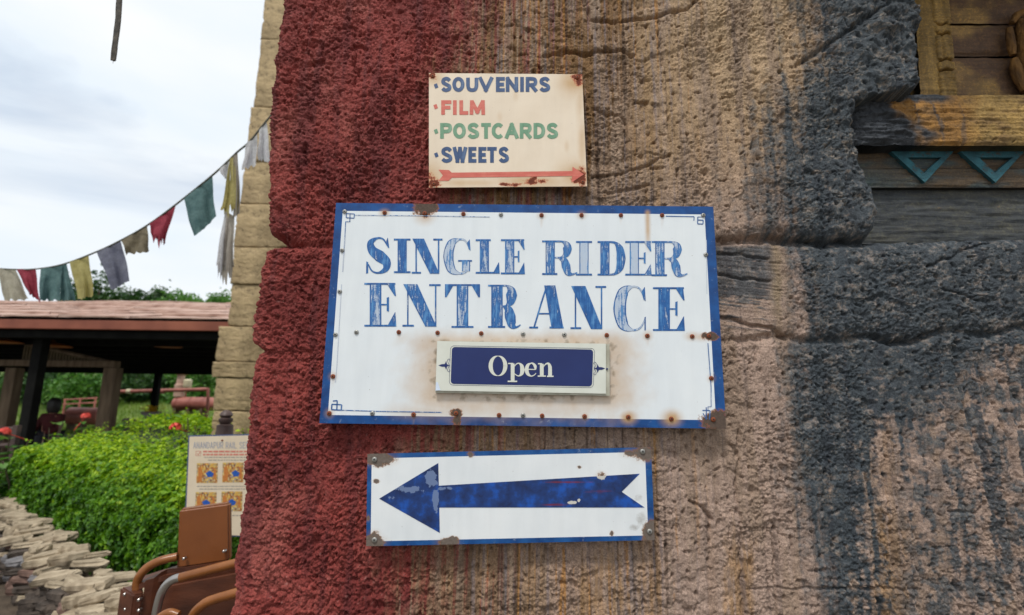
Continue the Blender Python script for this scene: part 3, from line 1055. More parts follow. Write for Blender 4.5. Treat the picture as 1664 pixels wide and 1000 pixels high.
CARV0 = simple('shade_canopy_timber', lin(84, 62, 38), lin(120, 92, 56), 6, 0.8, 0.004, 40, (1, 4, 4))
t = NT('chipped_teal_paint')
v = t.coord()
n_t = t.noise(v, 70, 6, 0.7)
c = t.mix(0.7, t.ramp(t.noise(v, 25, 4), (0.3, lin(18, 62, 72)), (0.7, lin(46, 112, 124))), t.ramp(t.noise(t.coord((1, 1, 8)), 40, 5, 0.7), (0.3, 0.6), (0.7, 1.1)), 'MULTIPLY')
c = t.mix(t.ramp(n_t, (0.58, 0.0), (0.62, 0.85)), c, lin(70, 56, 42))
t.set(Base_Color=c, Roughness=0.7)
t.bump(t.math('ADD', n_t, t.noise(v, 260, 4)), 1.0, 0.003)
TEAL = t.m
for (a, ia, b, ib, ap, ipx) in ((1447, 1475, 1551, 1530, 1503, 1502), (1559, 1591, 1666, 1646, 1618, 1617), (1674, 1706, 1781, 1761, 1733, 1732)):
    Yt, th_ = 0.059, 0.014
    out_ = [(a, 245), (b, 245), (ap, 297)]
    inn = [(ia, 256), (ib, 256), (ipx, 281)]
    V = [at(*q, Yt) for q in out_ + inn] + [at(*q, Yt) + np.array([0, th_, 0]) for q in out_ + inn]
    F = []
    for k in range(3):
        k2 = (k + 1) % 3
        F += [(k, k + 3, k2 + 3, k2), (k, k2, k2 + 6, k + 6), (k + 3, k + 9, k2 + 9, k2 + 3)]
    build('triangle_trim', V, F, TEAL, cw)

# unseen timber canopy, added above the frame to shade the carving
ez = at(1600, -70, 0.0)[2] + 0.10
cx0 = at(1465, 0, 0.0)[0]
for k in range(3):
    m = MB()
    m.box((cx0, -0.24 + k * 0.117, ez), (2.58, -0.128 + k * 0.117, ez + 0.035), 0.006)
    m.build('shade_canopy_board', CARV0, cw)
for k in range(4):
    m = MB()
    m.box((cx0 + 0.04 + k * 0.39, -0.20, ez - 0.075), (cx0 + 0.11 + k * 0.39, 0.10, ez - 0.002), 0.006)
    m.build('shade_canopy_bracket', CARV0, cw)

# carved figure at the frame's edge
CARV = simple('carved_gold_wood', lin(70, 46, 20), lin(128, 90, 40), 60, 0.8, 0.008, 120, (1, 1, 0.4))
m = MB()
def capsule(pts, rad):
    P_ = [at(px, py, 0.064) for px, py in pts]
    m.tube(P_, rad, 12)
capsule([(1640, 46), (1641, 60), (1644, 78), (1646, 90)], [0.007, 0.010, 0.010, 0.007])
capsule([(1648, 96), (1650, 110), (1656, 130), (1664, 148)], [0.008, 0.014, 0.012, 0.008])
capsule([(1644, 38), (1652, 26), (1668, 20), (1690, 22), (1704, 36)], [0.007, 0.011, 0.013, 0.011, 0.007])
capsule([(1662, 34), (1668, 70), (1670, 100), (1672, 150)], [0.016, 0.024, 0.026, 0.018])
capsule([(1700, 46), (1700, 78), (1696, 100), (1690, 148)], [0.009, 0.012, 0.014, 0.010])
m.build('carved_figure', CARV, cw, True)

# ------------------------------------------------------------------ signs
def sub(c, s_, t_):
    """bilinear pixel position inside the quad c = TL, TR, BR, BL"""
    c = np.array(c, float)
    return (c[0] * (1 - s_) + c[1] * s_) * (1 - t_) + (c[3] * (1 - s_) + c[2] * s_) * t_


def panel(name, c, Y, thick, mat, parent, inner=None, fields=None, nu=120, nv=72, warp=0.0):
    """a thin metal plate; inner = (s0, s1, t0, t1): painted border outside of it; fields(U, V) -> dict of soft masks per vertex"""
    ss = np.linspace(0, 1, nu)
    tt = np.linspace(0, 1, nv)
    if inner:
        ss = np.unique(np.r_[ss, inner[0], inner[1]])
        tt = np.unique(np.r_[tt, inner[2], inner[3]])
    nu, nv = len(ss), len(tt)
    SS, TT = np.meshgrid(ss, tt)
    c_ = np.array(c, float)
    PXY = (c_[0] * (1 - SS[..., None]) + c_[1] * SS[..., None]) * (1 - TT[..., None]) + (c_[3] * (1 - SS[..., None]) + c_[2] * SS[..., None]) * TT[..., None]
    A = np.array([at(a, b, Y) for a, b in PXY.reshape(-1, 2)])
    n0 = nu * nv
    per = np.r_[np.arange(nu), np.arange(2 * nu - 1, n0, nu), np.arange(n0 - 2, nu * (nv - 1) - 1, -1), np.arange(nu * (nv - 2), 0, -nu)]
    Bv = A[per] + np.array([0, thick, 0])
    Vv = np.r_[A, Bv]
    k = np.arange(len(per))
    k2 = (k + 1) % len(per)
    Qf = gridfaces(nv, nu)[:, ::-1]
    Q = np.r_[Qf, np.c_[per[k], n0 + k, n0 + k2, per[k2]]]
    org = Vv.mean(0)
    me = fastmesh(name, Vv - org, Q, mat, smooth=False)
    me.polygons.foreach_set('use_smooth', np.zeros(len(Q), bool))
    uf, vf = PXY[..., 0].ravel(), PXY[..., 1].ravel()
    for kf, a in (fields(uf, vf) if fields else {}).items():
        vflt(me, kf, np.r_[a, a[per]])
    if inner:
        fs, ft = SS.ravel()[Qf].mean(1), TT.ravel()[Qf].mean(1)
        b = ((fs < inner[0]) | (fs > inner[1]) | (ft < inner[2]) | (ft > inner[3])).astype(np.float32)
        vflt(me, 'border', np.r_[b, np.ones(len(k), np.float32)], 'FACE')
    return link(name, me, parent, org)


def spots(L_):
    def f(u, v):
        a = np.zeros_like(u)
        for (x_, y_, rx, ry, s_) in L_:
            a = np.maximum(a, s_ * np.exp(-(((u - x_) / rx) ** 2 + ((v - y_) / ry) ** 2)))
        return a
    return f


def signmat(name, base1, base2, border1, border2, bare1, bare2, rustc):
    t = NT(name)
    v = t.coord()
    vs = t.coord((1, 1, 0.12))
    n_f = t.noise(v, 160, 6, 0.7)
    n_m = t.noise(v, 30, 5, 0.6)
    n_b = t.noise(v, 9, 4)
    base = t.mix(0.8, t.ramp(n_b, (0.3, base1), (0.7, base2)), t.ramp(t.noise(vs, 40, 5), (0.25, 0.93), (0.6, 1.0)), 'MULTIPLY')
    # brushed border: streaks where the white shows through
    bcol = t.ramp(n_m, (0.3, border1), (0.7, border2))
    bcol = t.mix(t.ramp(t.noise(v, 55, 7, 0.75), (0.60, 0.0), (0.74, 0.5)), bcol, base1)
    col = t.mix(t.attr('border'), base, bcol)
    # tiny specks
    col = t.mix(t.ramp(t.noise(v, 240, 2, 0.5), (0.735, 0.0), (0.76, 0.6)), col, (0.16, 0.11, 0.08))
    # soft brown bleed
    st = t.attr('stain')
    stn = t.math('MULTIPLY', st, t.math('ADD', 0.55, t.math('MULTIPLY', n_m, 0.9)))
    col = t.mix(t.ramp(stn, (0.05, 0.0), (0.85, 0.9)), col, lin(186, 146, 92))
    # grime
    gr = t.math('MULTIPLY', t.attr('grime'), t.math('ADD', n_f, n_m))
    col = t.mix(t.ramp(gr, (0.42, 0.0), (1.0, 0.75)), col, lin(104, 90, 68))
    # chipped-off enamel, rust rim then bare metal
    rf = t.math('ADD', t.attr('rust'), t.math('MULTIPLY', t.math('MINIMUM', t.math('MULTIPLY', t.attr('rust'), 3.0), 1.0), t.math('MULTIPLY', t.math('ADD', t.math('SUBTRACT', n_f, 0.5), t.math('MULTIPLY', t.math('SUBTRACT', n_m, 0.5), 1.3)), 1.35)))
    rim = t.ramp(rf, (0.24, 0.0), (0.46, 1.0))
    col = t.mix(rim, col, rustc)
    bare = t.ramp(rf, (0.47, 0.0), (0.50, 1.0))
    col = t.mix(bare, col, t.ramp(n_f, (0.3, bare1), (0.7, bare2)))
    t.set(Base_Color=col, Roughness=t.mix(bare, (0.36, 0.36, 0.36), (0.85, 0.85, 0.85)))
    t.b.inputs['Specular IOR Level'].default_value = 0.4
    hh = t.math('ADD', t.math('MULTIPLY', bare, -1.0), t.math('MULTIPLY', n_b, 0.6))
    t.bump(hh, 0.5, 0.0015)
    return t.m


BLUE1, BLUE2 = lin(5, 52, 108), lin(14, 80, 146)
M['sign_main'] = signmat('enamel_main', lin(218, 224, 228), lin(226, 231, 233), BLUE1, BLUE2, lin(66, 54, 46), lin(98, 82, 72), lin(140, 84, 40))
M['sign_cream'] = signmat('enamel_cream', lin(220, 203, 180), lin(231, 216, 195), (0.5, 0.5, 0.5), (0.6, 0.6, 0.6), lin(88, 40, 26), lin(120, 56, 34), lin(178, 92, 58))
M['sign_arrow'] = signmat('enamel_arrow', lin(214, 219, 222), lin(226, 229, 230), BLUE1, lin(30, 90, 152), lin(88, 78, 70), lin(116, 104, 96), lin(132, 92, 58))


def paintmat(name, c1, c2, c3_, streak, under, vertical=True):
    """hand-brushed paint; attribute wear 0..1 thins it inside the outline, v = across the stroke"""
    t = NT(name)
    v = t.coord((1, 1, 0.10) if vertical else (0.10, 1, 1))
    v2 = t.coord()
    s_ = t.noise(v, 150, 4, 0.6)
    s2 = t.noise(v2, 40, 5, 0.65)
    s3 = t.noise(v2, 300, 3, 0.6)
    col = t.ramp(t.math('ADD', t.math('MULTIPLY', s_, 0.6), t.math('MULTIPLY', s2, 0.4)), (0.36, c1), (0.5, c2), (0.64, c3_))
    edge = t.math('ABSOLUTE', t.attr('v'))
    ew = t.ramp(edge, (0.74, 1.0), (0.9, 0.25))
    f = t.math('ADD', t.math('ADD', t.math('MULTIPLY', s_, 0.55), t.math('MULTIPLY', s2, 0.30)), t.math('MULTIPLY', s3, 0.15))
    thr = t.math('MULTIPLY', t.math('MULTIPLY', t.attr('wear'), ew), streak)
    # reveal where noise is under a threshold that grows with wear
    rv = t.math('SUBTRACT', t.math('ADD', 0.30, thr), f)
    rv = t.ramp(t.math('ADD', t.math('MULTIPLY', rv, 5.0), 0.5), (0.42, 0.0), (0.75, 1.0))
    col = t.mix(t.math('MULTIPLY', rv, 0.72), col, under)
    t.set(Base_Color=col, Roughness=0.5)
    return t.m


M['letter_blue'] = paintmat('brushed_blue_paint', lin(10, 62, 122), lin(22, 90, 156), lin(84, 140, 192), 0.40, lin(206, 217, 226))
M['line_blue'] = paintmat('thin_blue_line', lin(24, 70, 130), lin(40, 90, 150), lin(90, 130, 180), 0.45, lin(226, 230, 232))
M['s_blue'] = paintmat('sign_writer_blue', lin(30, 58, 98), lin(42, 74, 118), lin(78, 104, 140), 0.12, lin(228, 214, 190))
M['s_red'] = paintmat('sign_writer_red', lin(188, 84, 70), lin(200, 98, 82), lin(208, 120, 100), 0.12, lin(228, 214, 190), False)
M['s_green'] = paintmat('sign_writer_green', lin(88, 132, 102), lin(104, 146, 116), lin(126, 160, 134), 0.12, lin(228, 214, 190))
M['plate_white'] = simple('plate_white', lin(206, 208, 196), lin(216, 218, 208), 20, 0.35)
M['plate_edge'] = simple('plate_edge', lin(150, 146, 128), lin(190, 188, 172), 30, 0.5)
M['plate_blue'] = simple('plate_blue', lin(24, 38, 92), lin(28, 44, 100), 14, 0.35)
M['screw_rust'] = simple('rusted_screw', lin(96, 44, 24), lin(150, 80, 46), 300, 0.8)
M['screw_zinc'] = simple('zinc_screw', lin(120, 120, 116), lin(176, 174, 168), 300, 0.45, 0, 10, (1, 1, 1), 0.6)
M['screw_hole'] = simple('screw_slot', (0.01, 0.01, 0.01), (0.02, 0.02, 0.02), 10, 0.8)


class Strips:
    """flat strokes on a plane: each a ladder of left/right points in photograph pixels; every stroke lies a hair above the last"""
    def __init__(s, Y):
        s.Y, s.k = Y, 0
        s.V, s.F, s.v, s.w = [], [], [], []

    def strip(s, Lp, Rp, wear=0.5):
        Yk = s.Y - 0.00004 * (s.k % 9)
        s.k += 1
        n = len(Lp)
        b = len(s.V)
        for a, c in zip(Lp, Rp):
            mid = ((a[0] + c[0]) / 2, (a[1] + c[1]) / 2)
            s.V += [at(*a, Yk), at(*mid, Yk), at(*c, Yk)]
            s.v += [-1, 0, 1]
            s.w += [wear] * 3
        for i in range(n - 1):
            q = b + 3 * i
            s.F += [(q, q + 3, q + 4, q + 1), (q + 1, q + 4, q + 5, q + 2)]

    def quad(s, a, b, c, d, wear=0.5, n=2):
        """a-b one side, d-c the other"""
        A = [(a[0] + (b[0] - a[0]) * i / (n - 1), a[1] + (b[1] - a[1]) * i / (n - 1)) for i in range(n)]
        B = [(d[0] + (c[0] - d[0]) * i / (n - 1), d[1] + (c[1] - d[1]) * i / (n - 1)) for i in range(n)]
        s.strip(A, B, wear)

    def rect(s, x0, y0, x1, y1, wear=0.5):
        s.quad((x0, y0), (x0, y1), (x1, y1), (x1, y0), wear)

    def stroke(s, pts, w, wear=0.5):
        """centre line with one width or one per point"""
        P = np.array(pts, float)
        w = np.array(w, float) if hasattr(w, '__len__') else np.full(len(P), float(w))
        T = np.gradient(P, axis=0)
        T /= np.linalg.norm(T, axis=1, keepdims=True) + 1e-9
        N = np.c_[-T[:, 1], T[:, 0]]
        s.strip((P + N * w[:, None] / 2).tolist(), (P - N * w[:, None] / 2).tolist(), wear)

    def poly(s, pts, wear=0.5):
        Yk = s.Y - 0.00004 * (s.k % 9)
        s.k += 1
        b = len(s.V)
        s.V += [at(*p, Yk) for p in pts]
        s.v += [0] * len(pts)
        s.w += [wear] * len(pts)
        s.F.append(tuple(range(b, b + len(pts))))

    def build(s, name, mat, parent):
        V = np.array(s.V)
        # faces towards -Y
        F = []
        for f in s.F:
            p = V[list(f)]
            n = np.cross(p[1] - p[0], p[2] - p[0])
            F.append(f if n[1] < 0 else f[::-1])
        o = build(name, V, F, mat, parent)
        vflt(o.data, 'v', np.array(s.v))
        vflt(o.data, 'wear', np.array(s.w))
        return o


def arc(cx, cy, rx, ry, a0, a1, n=28):
    return [(cx + rx * math.cos(R(a0 + (a1 - a0) * i / (n - 1))), cy + ry * math.sin(R(a0 + (a1 - a0) * i / (n - 1)))) for i in range(n)]


def bez(p, n=30):
    """smooth Catmull-Rom through points"""
    p = [np.array(q, float) for q in p]
    p = [2 * p[0] - p[1]] + p + [2 * p[-1] - p[-2]]
    out = []
    m = len(p) - 3
    for i in range(m):
        a, b, c, d = p[i:i + 4]
        for k in range(max(2, n // m)):
            t_ = k / max(2, n // m)
            out.append(0.5 * (2 * b + (c - a) * t_ + (2 * a - 5 * b + 4 * c - d) * t_ ** 2 + (3 * b - a - 3 * c + d) * t_ ** 3))
    out.append(p[-2])
    return [tuple(q) for q in out]


def resamp(w, n):
    return np.interp(np.linspace(0, 1, n), np.linspace(0, 1, len(w)), w)


def didone(S, ch, x0, x1, y0, y1, wear, stem=None):
    """fat-face serif capitals"""
    w, h = x1 - x0, y1 - y0
    hl = 2.4
    st = stem or h * 0.265
    X = lambda a: x0 + a * w
    Yy = lambda a: y0 + a * h
    if ch == 'I':
        c = X(0.5)
        S.rect(c - st / 2, y0 + 1, c + st / 2, y1 - 1, wear)
        S.rect(x0, y0, x1, y0 + 3, wear * 0.5)
        S.rect(x0, y1 - 3, x1, y1, wear * 0.5)
    elif ch in 'EL':
        sx = X(0.17)
        S.rect(sx, y0 + 1, sx + st, y1 - 1, wear)
        S.rect(x0, y1 - 3, X(0.97), y1, wear * 0.5)
        S.quad((X(0.97), Yy(0.66)), (X(1.0), y1), (X(0.72), y1 - 1), (X(0.95), Yy(0.68)), wear * 0.7)
        if ch == 'E':
            S.rect(x0, y0, X(0.97), y0 + 3, wear * 0.5)
            S.quad((X(0.94), y0), (X(0.99), Yy(0.30)), (X(0.95), Yy(0.30)), (X(0.70), y0 + 1), wear * 0.7)
            S.rect(sx + st - 1, Yy(0.48), X(0.74), Yy(0.48) + hl, wear * 0.5)
            S.quad((X(0.70), Yy(0.34)), (X(0.70), Yy(0.64)), (X(0.77), Yy(0.66)), (X(0.77), Yy(0.32)), wear * 0.6)
        else:
            S.rect(x0, y0, sx + st + 3, y0 + 3, wear * 0.5)
    elif ch == 'N':
        S.rect(X(0.12), y0 + 1, X(0.12) + hl, y1 - 1, wear * 0.7)
        S.rect(x0, y1 - 3, X(0.30), y1, wear * 0.5)
        S.rect(X(0.70), y0, x1, y0 + 3, wear * 0.5)
        S.rect(X(0.85), y0 + 1, X(0.85) + hl, y1 - 2, wear * 0.9)
        S.quad((X(0.02), y0), (X(0.88) - st * 0.95, y1), (X(0.88) + 1, y1), (X(0.06) + st * 1.12, y0), wear, 4)
    elif ch == 'T':
        c = X(0.5)
        S.rect(c - st / 2, y0 + 1, c + st / 2, y1 - 1, wear)
        S.rect(x0, y0, x1, y0 + 3, wear * 0.5)
        S.rect(c - st * 0.95, y1 - 3, c + st * 0.95, y1, wear * 0.5)
        S.quad((x0, y0), (x0, Yy(0.30)), (X(0.045), Yy(0.30)), (X(0.24), y0 + 2), wear * 0.6)
        S.quad((x1, y0), (x1, Yy(0.30)), (X(0.955), Yy(0.30)), (X(0.76), y0 + 2), wear * 0.6)
    elif ch == 'R':
        sx = X(0.10)
        S.rect(sx, y0 + 1, sx + st, y1 - 1, wear)
        S.rect(x0, y0, X(0.5), y0 + 3, wear * 0.5)
        S.rect(x0, y1 - 3, sx + st + 4, y1, wear * 0.5)
        bowl = bez([(X(0.40), y0 + 1.5), (X(0.58), y0 + 2), (X(0.70), Yy(0.12)), (X(0.72), Yy(0.24)), (X(0.68), Yy(0.40)), (X(0.55), Yy(0.49)), (X(0.36), Yy(0.50))], 36)
        S.stroke(bowl, resamp([2.4, 3, st * 0.7, st * 0.98, st * 0.7, 3, 2.4], len(bowl)), wear)
        leg = bez([(X(0.48), Yy(0.50)), (X(0.62), Yy(0.58)), (X(0.68), Yy(0.74)), (X(0.74), Yy(0.93)), (X(0.86), y1 - 1), (X(1.0), Yy(0.93))], 30)
        S.stroke(leg, resamp([3, st * 0.75, st * 0.95, st * 0.72, 3.4, 1.8], len(leg)), wear)
    elif ch == 'D':
        sx = X(0.10)
        S.rect(sx, y0 + 1, sx + st, y1 - 1, wear)
        S.rect(x0, y0, X(0.5), y0 + 3, wear * 0.5)
        S.rect(x0, y1 - 3, X(0.5), y1, wear * 0.5)
        bowl = bez([(X(0.40), y0 + 1.5), (X(0.62), y0 + 3), (X(0.78), Yy(0.22)), (X(0.83), Yy(0.5)), (X(0.78), Yy(0.78)), (X(0.62), y1 - 3), (X(0.40), y1 - 1.5)], 42)
        S.stroke(bowl, resamp([2.4, 4, st * 0.8, st * 1.0, st * 0.8, 4, 2.4], len(bowl)), wear)
    elif ch == 'A':
        S.quad((X(0.44), y0), (X(0.66), y1), (X(0.66) + st * 1.05, y1), (X(0.44) + st * 0.98, y0), wear, 4)
        S.stroke([(X(0.50), y0 + 4), (X(0.34), Yy(0.45)), (X(0.14), y1 - 1)], 2.6, wear * 0.6)
        S.rect(X(0.28), Yy(0.64), X(0.60), Yy(0.64) + hl, wear * 0.5)
        S.rect(x0, y1 - 3, X(0.26), y1, wear * 0.5)
        S.rect(X(0.60), y1 - 3, x1 + 1, y1, wear * 0.5)
    elif ch in 'CG':
        cv = bez([(X(0.93), Yy(0.27)), (X(0.78), Yy(0.06)), (X(0.55), y0 + 1.5), (X(0.28), Yy(0.14)), (X(0.17), Yy(0.5)), (X(0.28), Yy(0.86)), (X(0.56), y1 - 1.5), (X(0.80), Yy(0.93)), (X(0.95), Yy(0.74))], 56)
        S.stroke(cv, resamp([2.2, 2.6, 3.2, st * 0.9, st * 1.08, st * 0.9, 3.4, 2.8, 2.2], len(cv)), wear)
        S.quad((X(0.94), y0 + 1), (X(0.97), Yy(0.34)), (X(0.90), Yy(0.30)), (X(0.84), Yy(0.12)), wear * 0.6)
        if ch == 'G':
            S.rect(X(0.66), Yy(0.60), X(0.66) + st * 0.85, y1 - 5, wear)
            S.rect(X(0.52), Yy(0.60), x1 + 1, Yy(0.60) + 2.6, wear * 0.5)
        else:
            S.quad((X(0.93), Yy(0.70)), (X(0.93), y1 - 1), (X(0.97), y1 - 1), (X(0.97), Yy(0.68)), wear * 0.5)
    elif ch == 'S':
        cv = bez([(X(0.86), Yy(0.24)), (X(0.68), Yy(0.05)), (X(0.44), Yy(0.025)), (X(0.20), Yy(0.15)), (X(0.27), Yy(0.36)), (X(0.55), Yy(0.52)), (X(0.80), Yy(0.68)), (X(0.78), Yy(0.87)), (X(0.52), Yy(0.975)), (X(0.26), Yy(0.93)), (X(0.10), Yy(0.74))], 66)
        S.stroke(cv, resamp([2.2, 2.6, 3.4, st * 0.66, st * 0.95, st * 1.22, st * 0.95, st * 0.62, 3.4, 2.6, 2.2], len(cv)), wear)
        S.quad((X(0.86), y0), (X(0.92), Yy(0.30)), (X(0.86), Yy(0.28)), (X(0.80), Yy(0.10)), wear * 0.5)
        S.quad((X(0.03), Yy(0.66)), (X(0.02), y1), (X(0.10), y1 - 1), (X(0.10), Yy(0.68)), wear * 0.5)


def sans(S, ch, x0, x1, y0, y1, w, wear=0.4):
    """sign-writer's bold grotesque capitals"""
    X = lambda a: x0 + w / 2 + a * (x1 - x0 - w)
    Yy = lambda a: y0 + w / 2 + a * (y1 - y0 - w)
    e = w / 2

    def ln(a, b, c, d, ww=w):
        p, q = np.array([X(a), Yy(b)]), np.array([X(c), Yy(d)])
        t_ = (q - p) / (np.linalg.norm(q - p) + 1e-9)
        S.stroke([tuple(p - t_ * e), tuple((p + q) / 2), tuple(q + t_ * e)], ww, wear)

    def cv(pts, n=30, ww=w):
        S.stroke(bez([(X(a), Yy(b)) for a, b in pts], n), ww, wear)
    if ch == 'I':
        c = (x0 + x1) / 2
        S.rect(c - e, y0, c + e, y1, wear)
    elif ch == 'O':
        S.stroke(arc((x0 + x1) / 2, (y0 + y1) / 2, (x1 - x0) / 2 - e, (y1 - y0) / 2 - e, 0, 361, 40), w, wear)
    elif ch == 'S':
        cv([(0.98, 0.18), (0.75, 0.02), (0.45, -0.01), (0.12, 0.10), (0.10, 0.34), (0.5, 0.50), (0.92, 0.66), (0.92, 0.90), (0.55, 1.01), (0.22, 0.98), (0.0, 0.84)], 60)
    elif ch == 'C':
        cv([(0.98, 0.14), (0.72, 0.0), (0.40, 0.02), (0.08, 0.25), (0.02, 0.5), (0.08, 0.75), (0.40, 0.98), (0.72, 1.0), (0.98, 0.86)], 48)
    elif ch == 'U':
        cv([(0, -0.1), (0, 0.3), (0.01, 0.65), (0.15, 0.93), (0.5, 1.01), (0.85, 0.93), (0.99, 0.65), (1, 0.3), (1, -0.1)], 48)
    elif ch == 'V':
        ln(-0.05, 0, 0.5, 1)
        ln(1.05, 0, 0.5, 1)
    elif ch == 'W':
        ln(-0.02, 0, 0.25, 1)
        ln(0.5, 0, 0.25, 1)
        ln(0.5, 0, 0.75, 1)
        ln(1.02, 0, 0.75, 1)
    elif ch == 'M':
        ln(0.03, 0, 0.0, 1)
        ln(0.97, 0, 1.0, 1)
        ln(0.08, 0.02, 0.5, 0.9)
        ln(0.92, 0.02, 0.5, 0.9)
    elif ch == 'N':
        ln(0, 0, 0, 1)
        ln(1, 0, 1, 1)
        ln(0.02, 0.0, 0.98, 1)
    elif ch in 'EFL':
        ln(0, 0, 0, 1)
        if ch in 'EL':
            ln(0, 1, 1, 1)
        if ch in 'EF':
            ln(0, 0, 1, 0)
            ln(0, 0.5, 0.85, 0.5)
    elif ch == 'T':
        ln(0, 0, 1, 0)
        ln(0.5, 0, 0.5, 1)
    elif ch in 'PR':
        ln(0, 0, 0, 1)
        cv([(0, 0), (0.55, 0.0), (0.9, 0.06), (1.0, 0.27), (0.9, 0.48), (0.55, 0.55), (0, 0.55)], 36)
        if ch == 'R':
            ln(0.5, 0.58, 0.98, 1)
    elif ch == 'D':
        ln(0, 0, 0, 1)
        cv([(0, 0), (0.45, 0.0), (0.85, 0.15), (1.0, 0.5), (0.85, 0.85), (0.45, 1.0), (0, 1)], 40)
    elif ch == 'A':
        ln(0.5, 0, -0.02, 1)
        ln(0.5, 0, 1.02, 1)
        ln(0.22, 0.68, 0.78, 0.68)


def screw(parent, px, py, Y, rusty, rad=0.0052):
    k = 'rust' if rusty else 'zinc'
    if k not in screw.me:
        m_ = MB()
        m_.lathe((0, 0, 0), [(1.0, 0.2), (1.0, -0.12), (0.82, -0.34), (0.45, -0.42)], 14, 'Y')
        a = mesh('screw_' + k, m_.V, m_.F, M['screw_' + k], True)
        s_ = MB()
        s_.box((-0.42, -0.47, -0.12), (0.42, -0.40, 0.12))
        s_.box((-0.12, -0.474, -0.42), (0.12, -0.404, 0.42))
        b = mesh('screw_slot', s_.V, s_.F, M['screw_hole'])
        screw.me[k] = (a, b)
    a, b = screw.me[k]
    o = link('screw', a, parent, at(px, py, Y))
    o.scale = (rad, rad, rad)
    o.rotation_euler = (0, random.uniform(0, 1.5), 0)
    s_ = bpy.data.objects.new('slot', b)
    COL.objects.link(s_)
    s_.parent = o
    return o


screw.me = {}

# ---- main sign
SCR = [(560, 344, 0), (625, 346, 1), (690, 347, 1), (753, 348, 1), (814, 349, 0), (880, 350, 1), (945, 350, 1), (1009, 350, 1), (1076, 350, 1), (1143, 350, 0),
       (556, 407, 0), (552, 474, 0), (545, 544, 0), (541, 612, 1), (535, 672, 1), (605, 672, 0), (672, 674, 1), (741, 672, 1), (811, 675, 1), (850, 675, 0), (881, 676, 1), (950, 677, 1), (1021, 678, 1), (1091, 681, 1),
       (1147, 414, 0), (1152, 546, 1), (1156, 615, 1), (1159, 682, 1), (579, 540, 0), (648, 540, 1), (711, 541, 1), (782, 542, 1), (850, 543, 0), (917, 544, 0), (986, 545, 1), (1052, 546, 1), (1125, 547, 1)]
QB = [(546, 330), (1159, 336), (1180, 697), (519, 688)]
YS = -0.036
PT = 0.0006
sb = empty('entrance_sign', at(850, 693, YS), 'large white enamel sign with blue border reading SINGLE RIDER ENTRANCE', 'sign')
B_rust = [(690, 338, 19, 14, 1.0), (688, 349, 11, 7, 0.8), (741, 672, 10, 7, 0.95), (741, 684, 9, 9, 0.72), (1163, 684, 23, 15, 1.1), (1174, 690, 16, 16, 1.1), (1157, 547, 14, 7, 0.95), (1148, 546, 8, 6, 0.7),
          (1021, 678, 5, 5, 0.6), (1091, 681, 5, 5, 0.55)]
B_stain = [(625, 346, 8, 6, 0.7), (690, 352, 16, 12, 0.6), (753, 348, 6, 6, 0.4), (945, 350, 8, 7, 0.5), (880, 351, 8, 6, 0.4), (1021, 678, 13, 11, 1.0), (1091, 680, 15, 12, 1.0), (950, 677, 8, 8, 0.6), (672, 674, 8, 7, 0.6), (535, 672, 8, 8, 0.5), (541, 612, 7, 7, 0.5), (1125, 547, 12, 7, 0.6), (1052, 546, 8, 8, 0.6), (1140, 548, 14, 7, 0.5), (986, 545, 7, 6, 0.4), (1156, 615, 7, 7, 0.4), (811, 675, 7, 6, 0.5)]


def bfields(u, v):
    # stain creeping from behind the OPEN plate
    dx = np.maximum(np.maximum(708 - u, u - 992), 0)
    dyb = np.maximum(v - 641, 0)
    dyt = np.maximum(556 - v, 0)
    d = np.hypot(dx, np.hypot(dyb * 1.15, dyt * 2.8))
    n_ = fbm(u / 30, v / 30, 4, 3)
    st = np.exp(-(d / (46 + 26 * n_)) ** 2) * 0.58
    st = np.maximum(st, 0.4 * np.exp(-((v - 668) / 15) ** 2) * sstep(590, 680, u) * sstep(990, 930, u))
    st = np.maximum(st, spots(B_stain)(u, v))
    for i_, (sx_, sy_, r_) in enumerate(SCR):
        if r_:
            ln_ = 10 + (i_ * 37 % 11) * 2.2
            st = np.maximum(st, (0.22 + 0.03 * (i_ % 6)) * np.exp(-((u - sx_) / 2.6) ** 2) * sstep(sy_ - 2, sy_ + 2, v) * sstep(sy_ + ln_, sy_ + 3, v))
    drip_ = np.exp(-((u - 1052 - 0.02 * (v - 340)) / 4.2) ** 2) * sstep(338, 346, v) * sstep(425, 370, v) * 0.75
    st = np.maximum(st, drip_)
    gr = np.exp(-(d / 20) ** 2) * sstep(-0.35, 0.4, fbm(u / 14, v / 14, 3, 6)) * 0.85
    return dict(rust=spots(B_rust)(u, v), stain=st, grime=gr)


w_, h_ = 637.0, 359.0
panel('enamel_panel', QB, YS, 0.004, M['sign_main'], sb, (0.0195, 0.976, 0.036, 0.962), bfields, 260, 150)
LB = Strips(YS - PT)
row1 = [('S', 594, 636, 386, 445, .35), ('I', 640, 667, 388, 444, .35), ('N', 669, 719, 388, 445, .35), ('G', 721, 766, 388, 446, .62), ('L', 773, 812, 389, 445, .45), ('E', 814, 853, 389, 446, .5),
        ('R', 881, 938, 391, 447, .48), ('I', 936, 962, 392, 448, .7), ('D', 971, 1017, 392, 448, .42), ('E', 1016, 1059, 392, 448, .72), ('R', 1059, 1117, 392, 449, .52)]
row2 = [('E', 592, 644, 460, 531, .5), ('N', 654, 716, 462, 531, .42), ('T', 723, 780, 462, 533, .48), ('R', 793, 846, 463, 533, .42), ('A', 860, 915, 464, 534, .32), ('N', 927, 985, 465, 535, .25), ('C', 998, 1051, 465, 538, .6), ('E', 1061, 1113, 467, 538, .35)]
for ch, a, b, c_, d, wr in row1 + row2:
    LB = Strips(YS - PT)
    didone(LB, ch, a, b, c_, d, wr)
    LB.build('letter', M['letter_blue'], sb)['label'] = 'brushed blue serif letter ' + ch
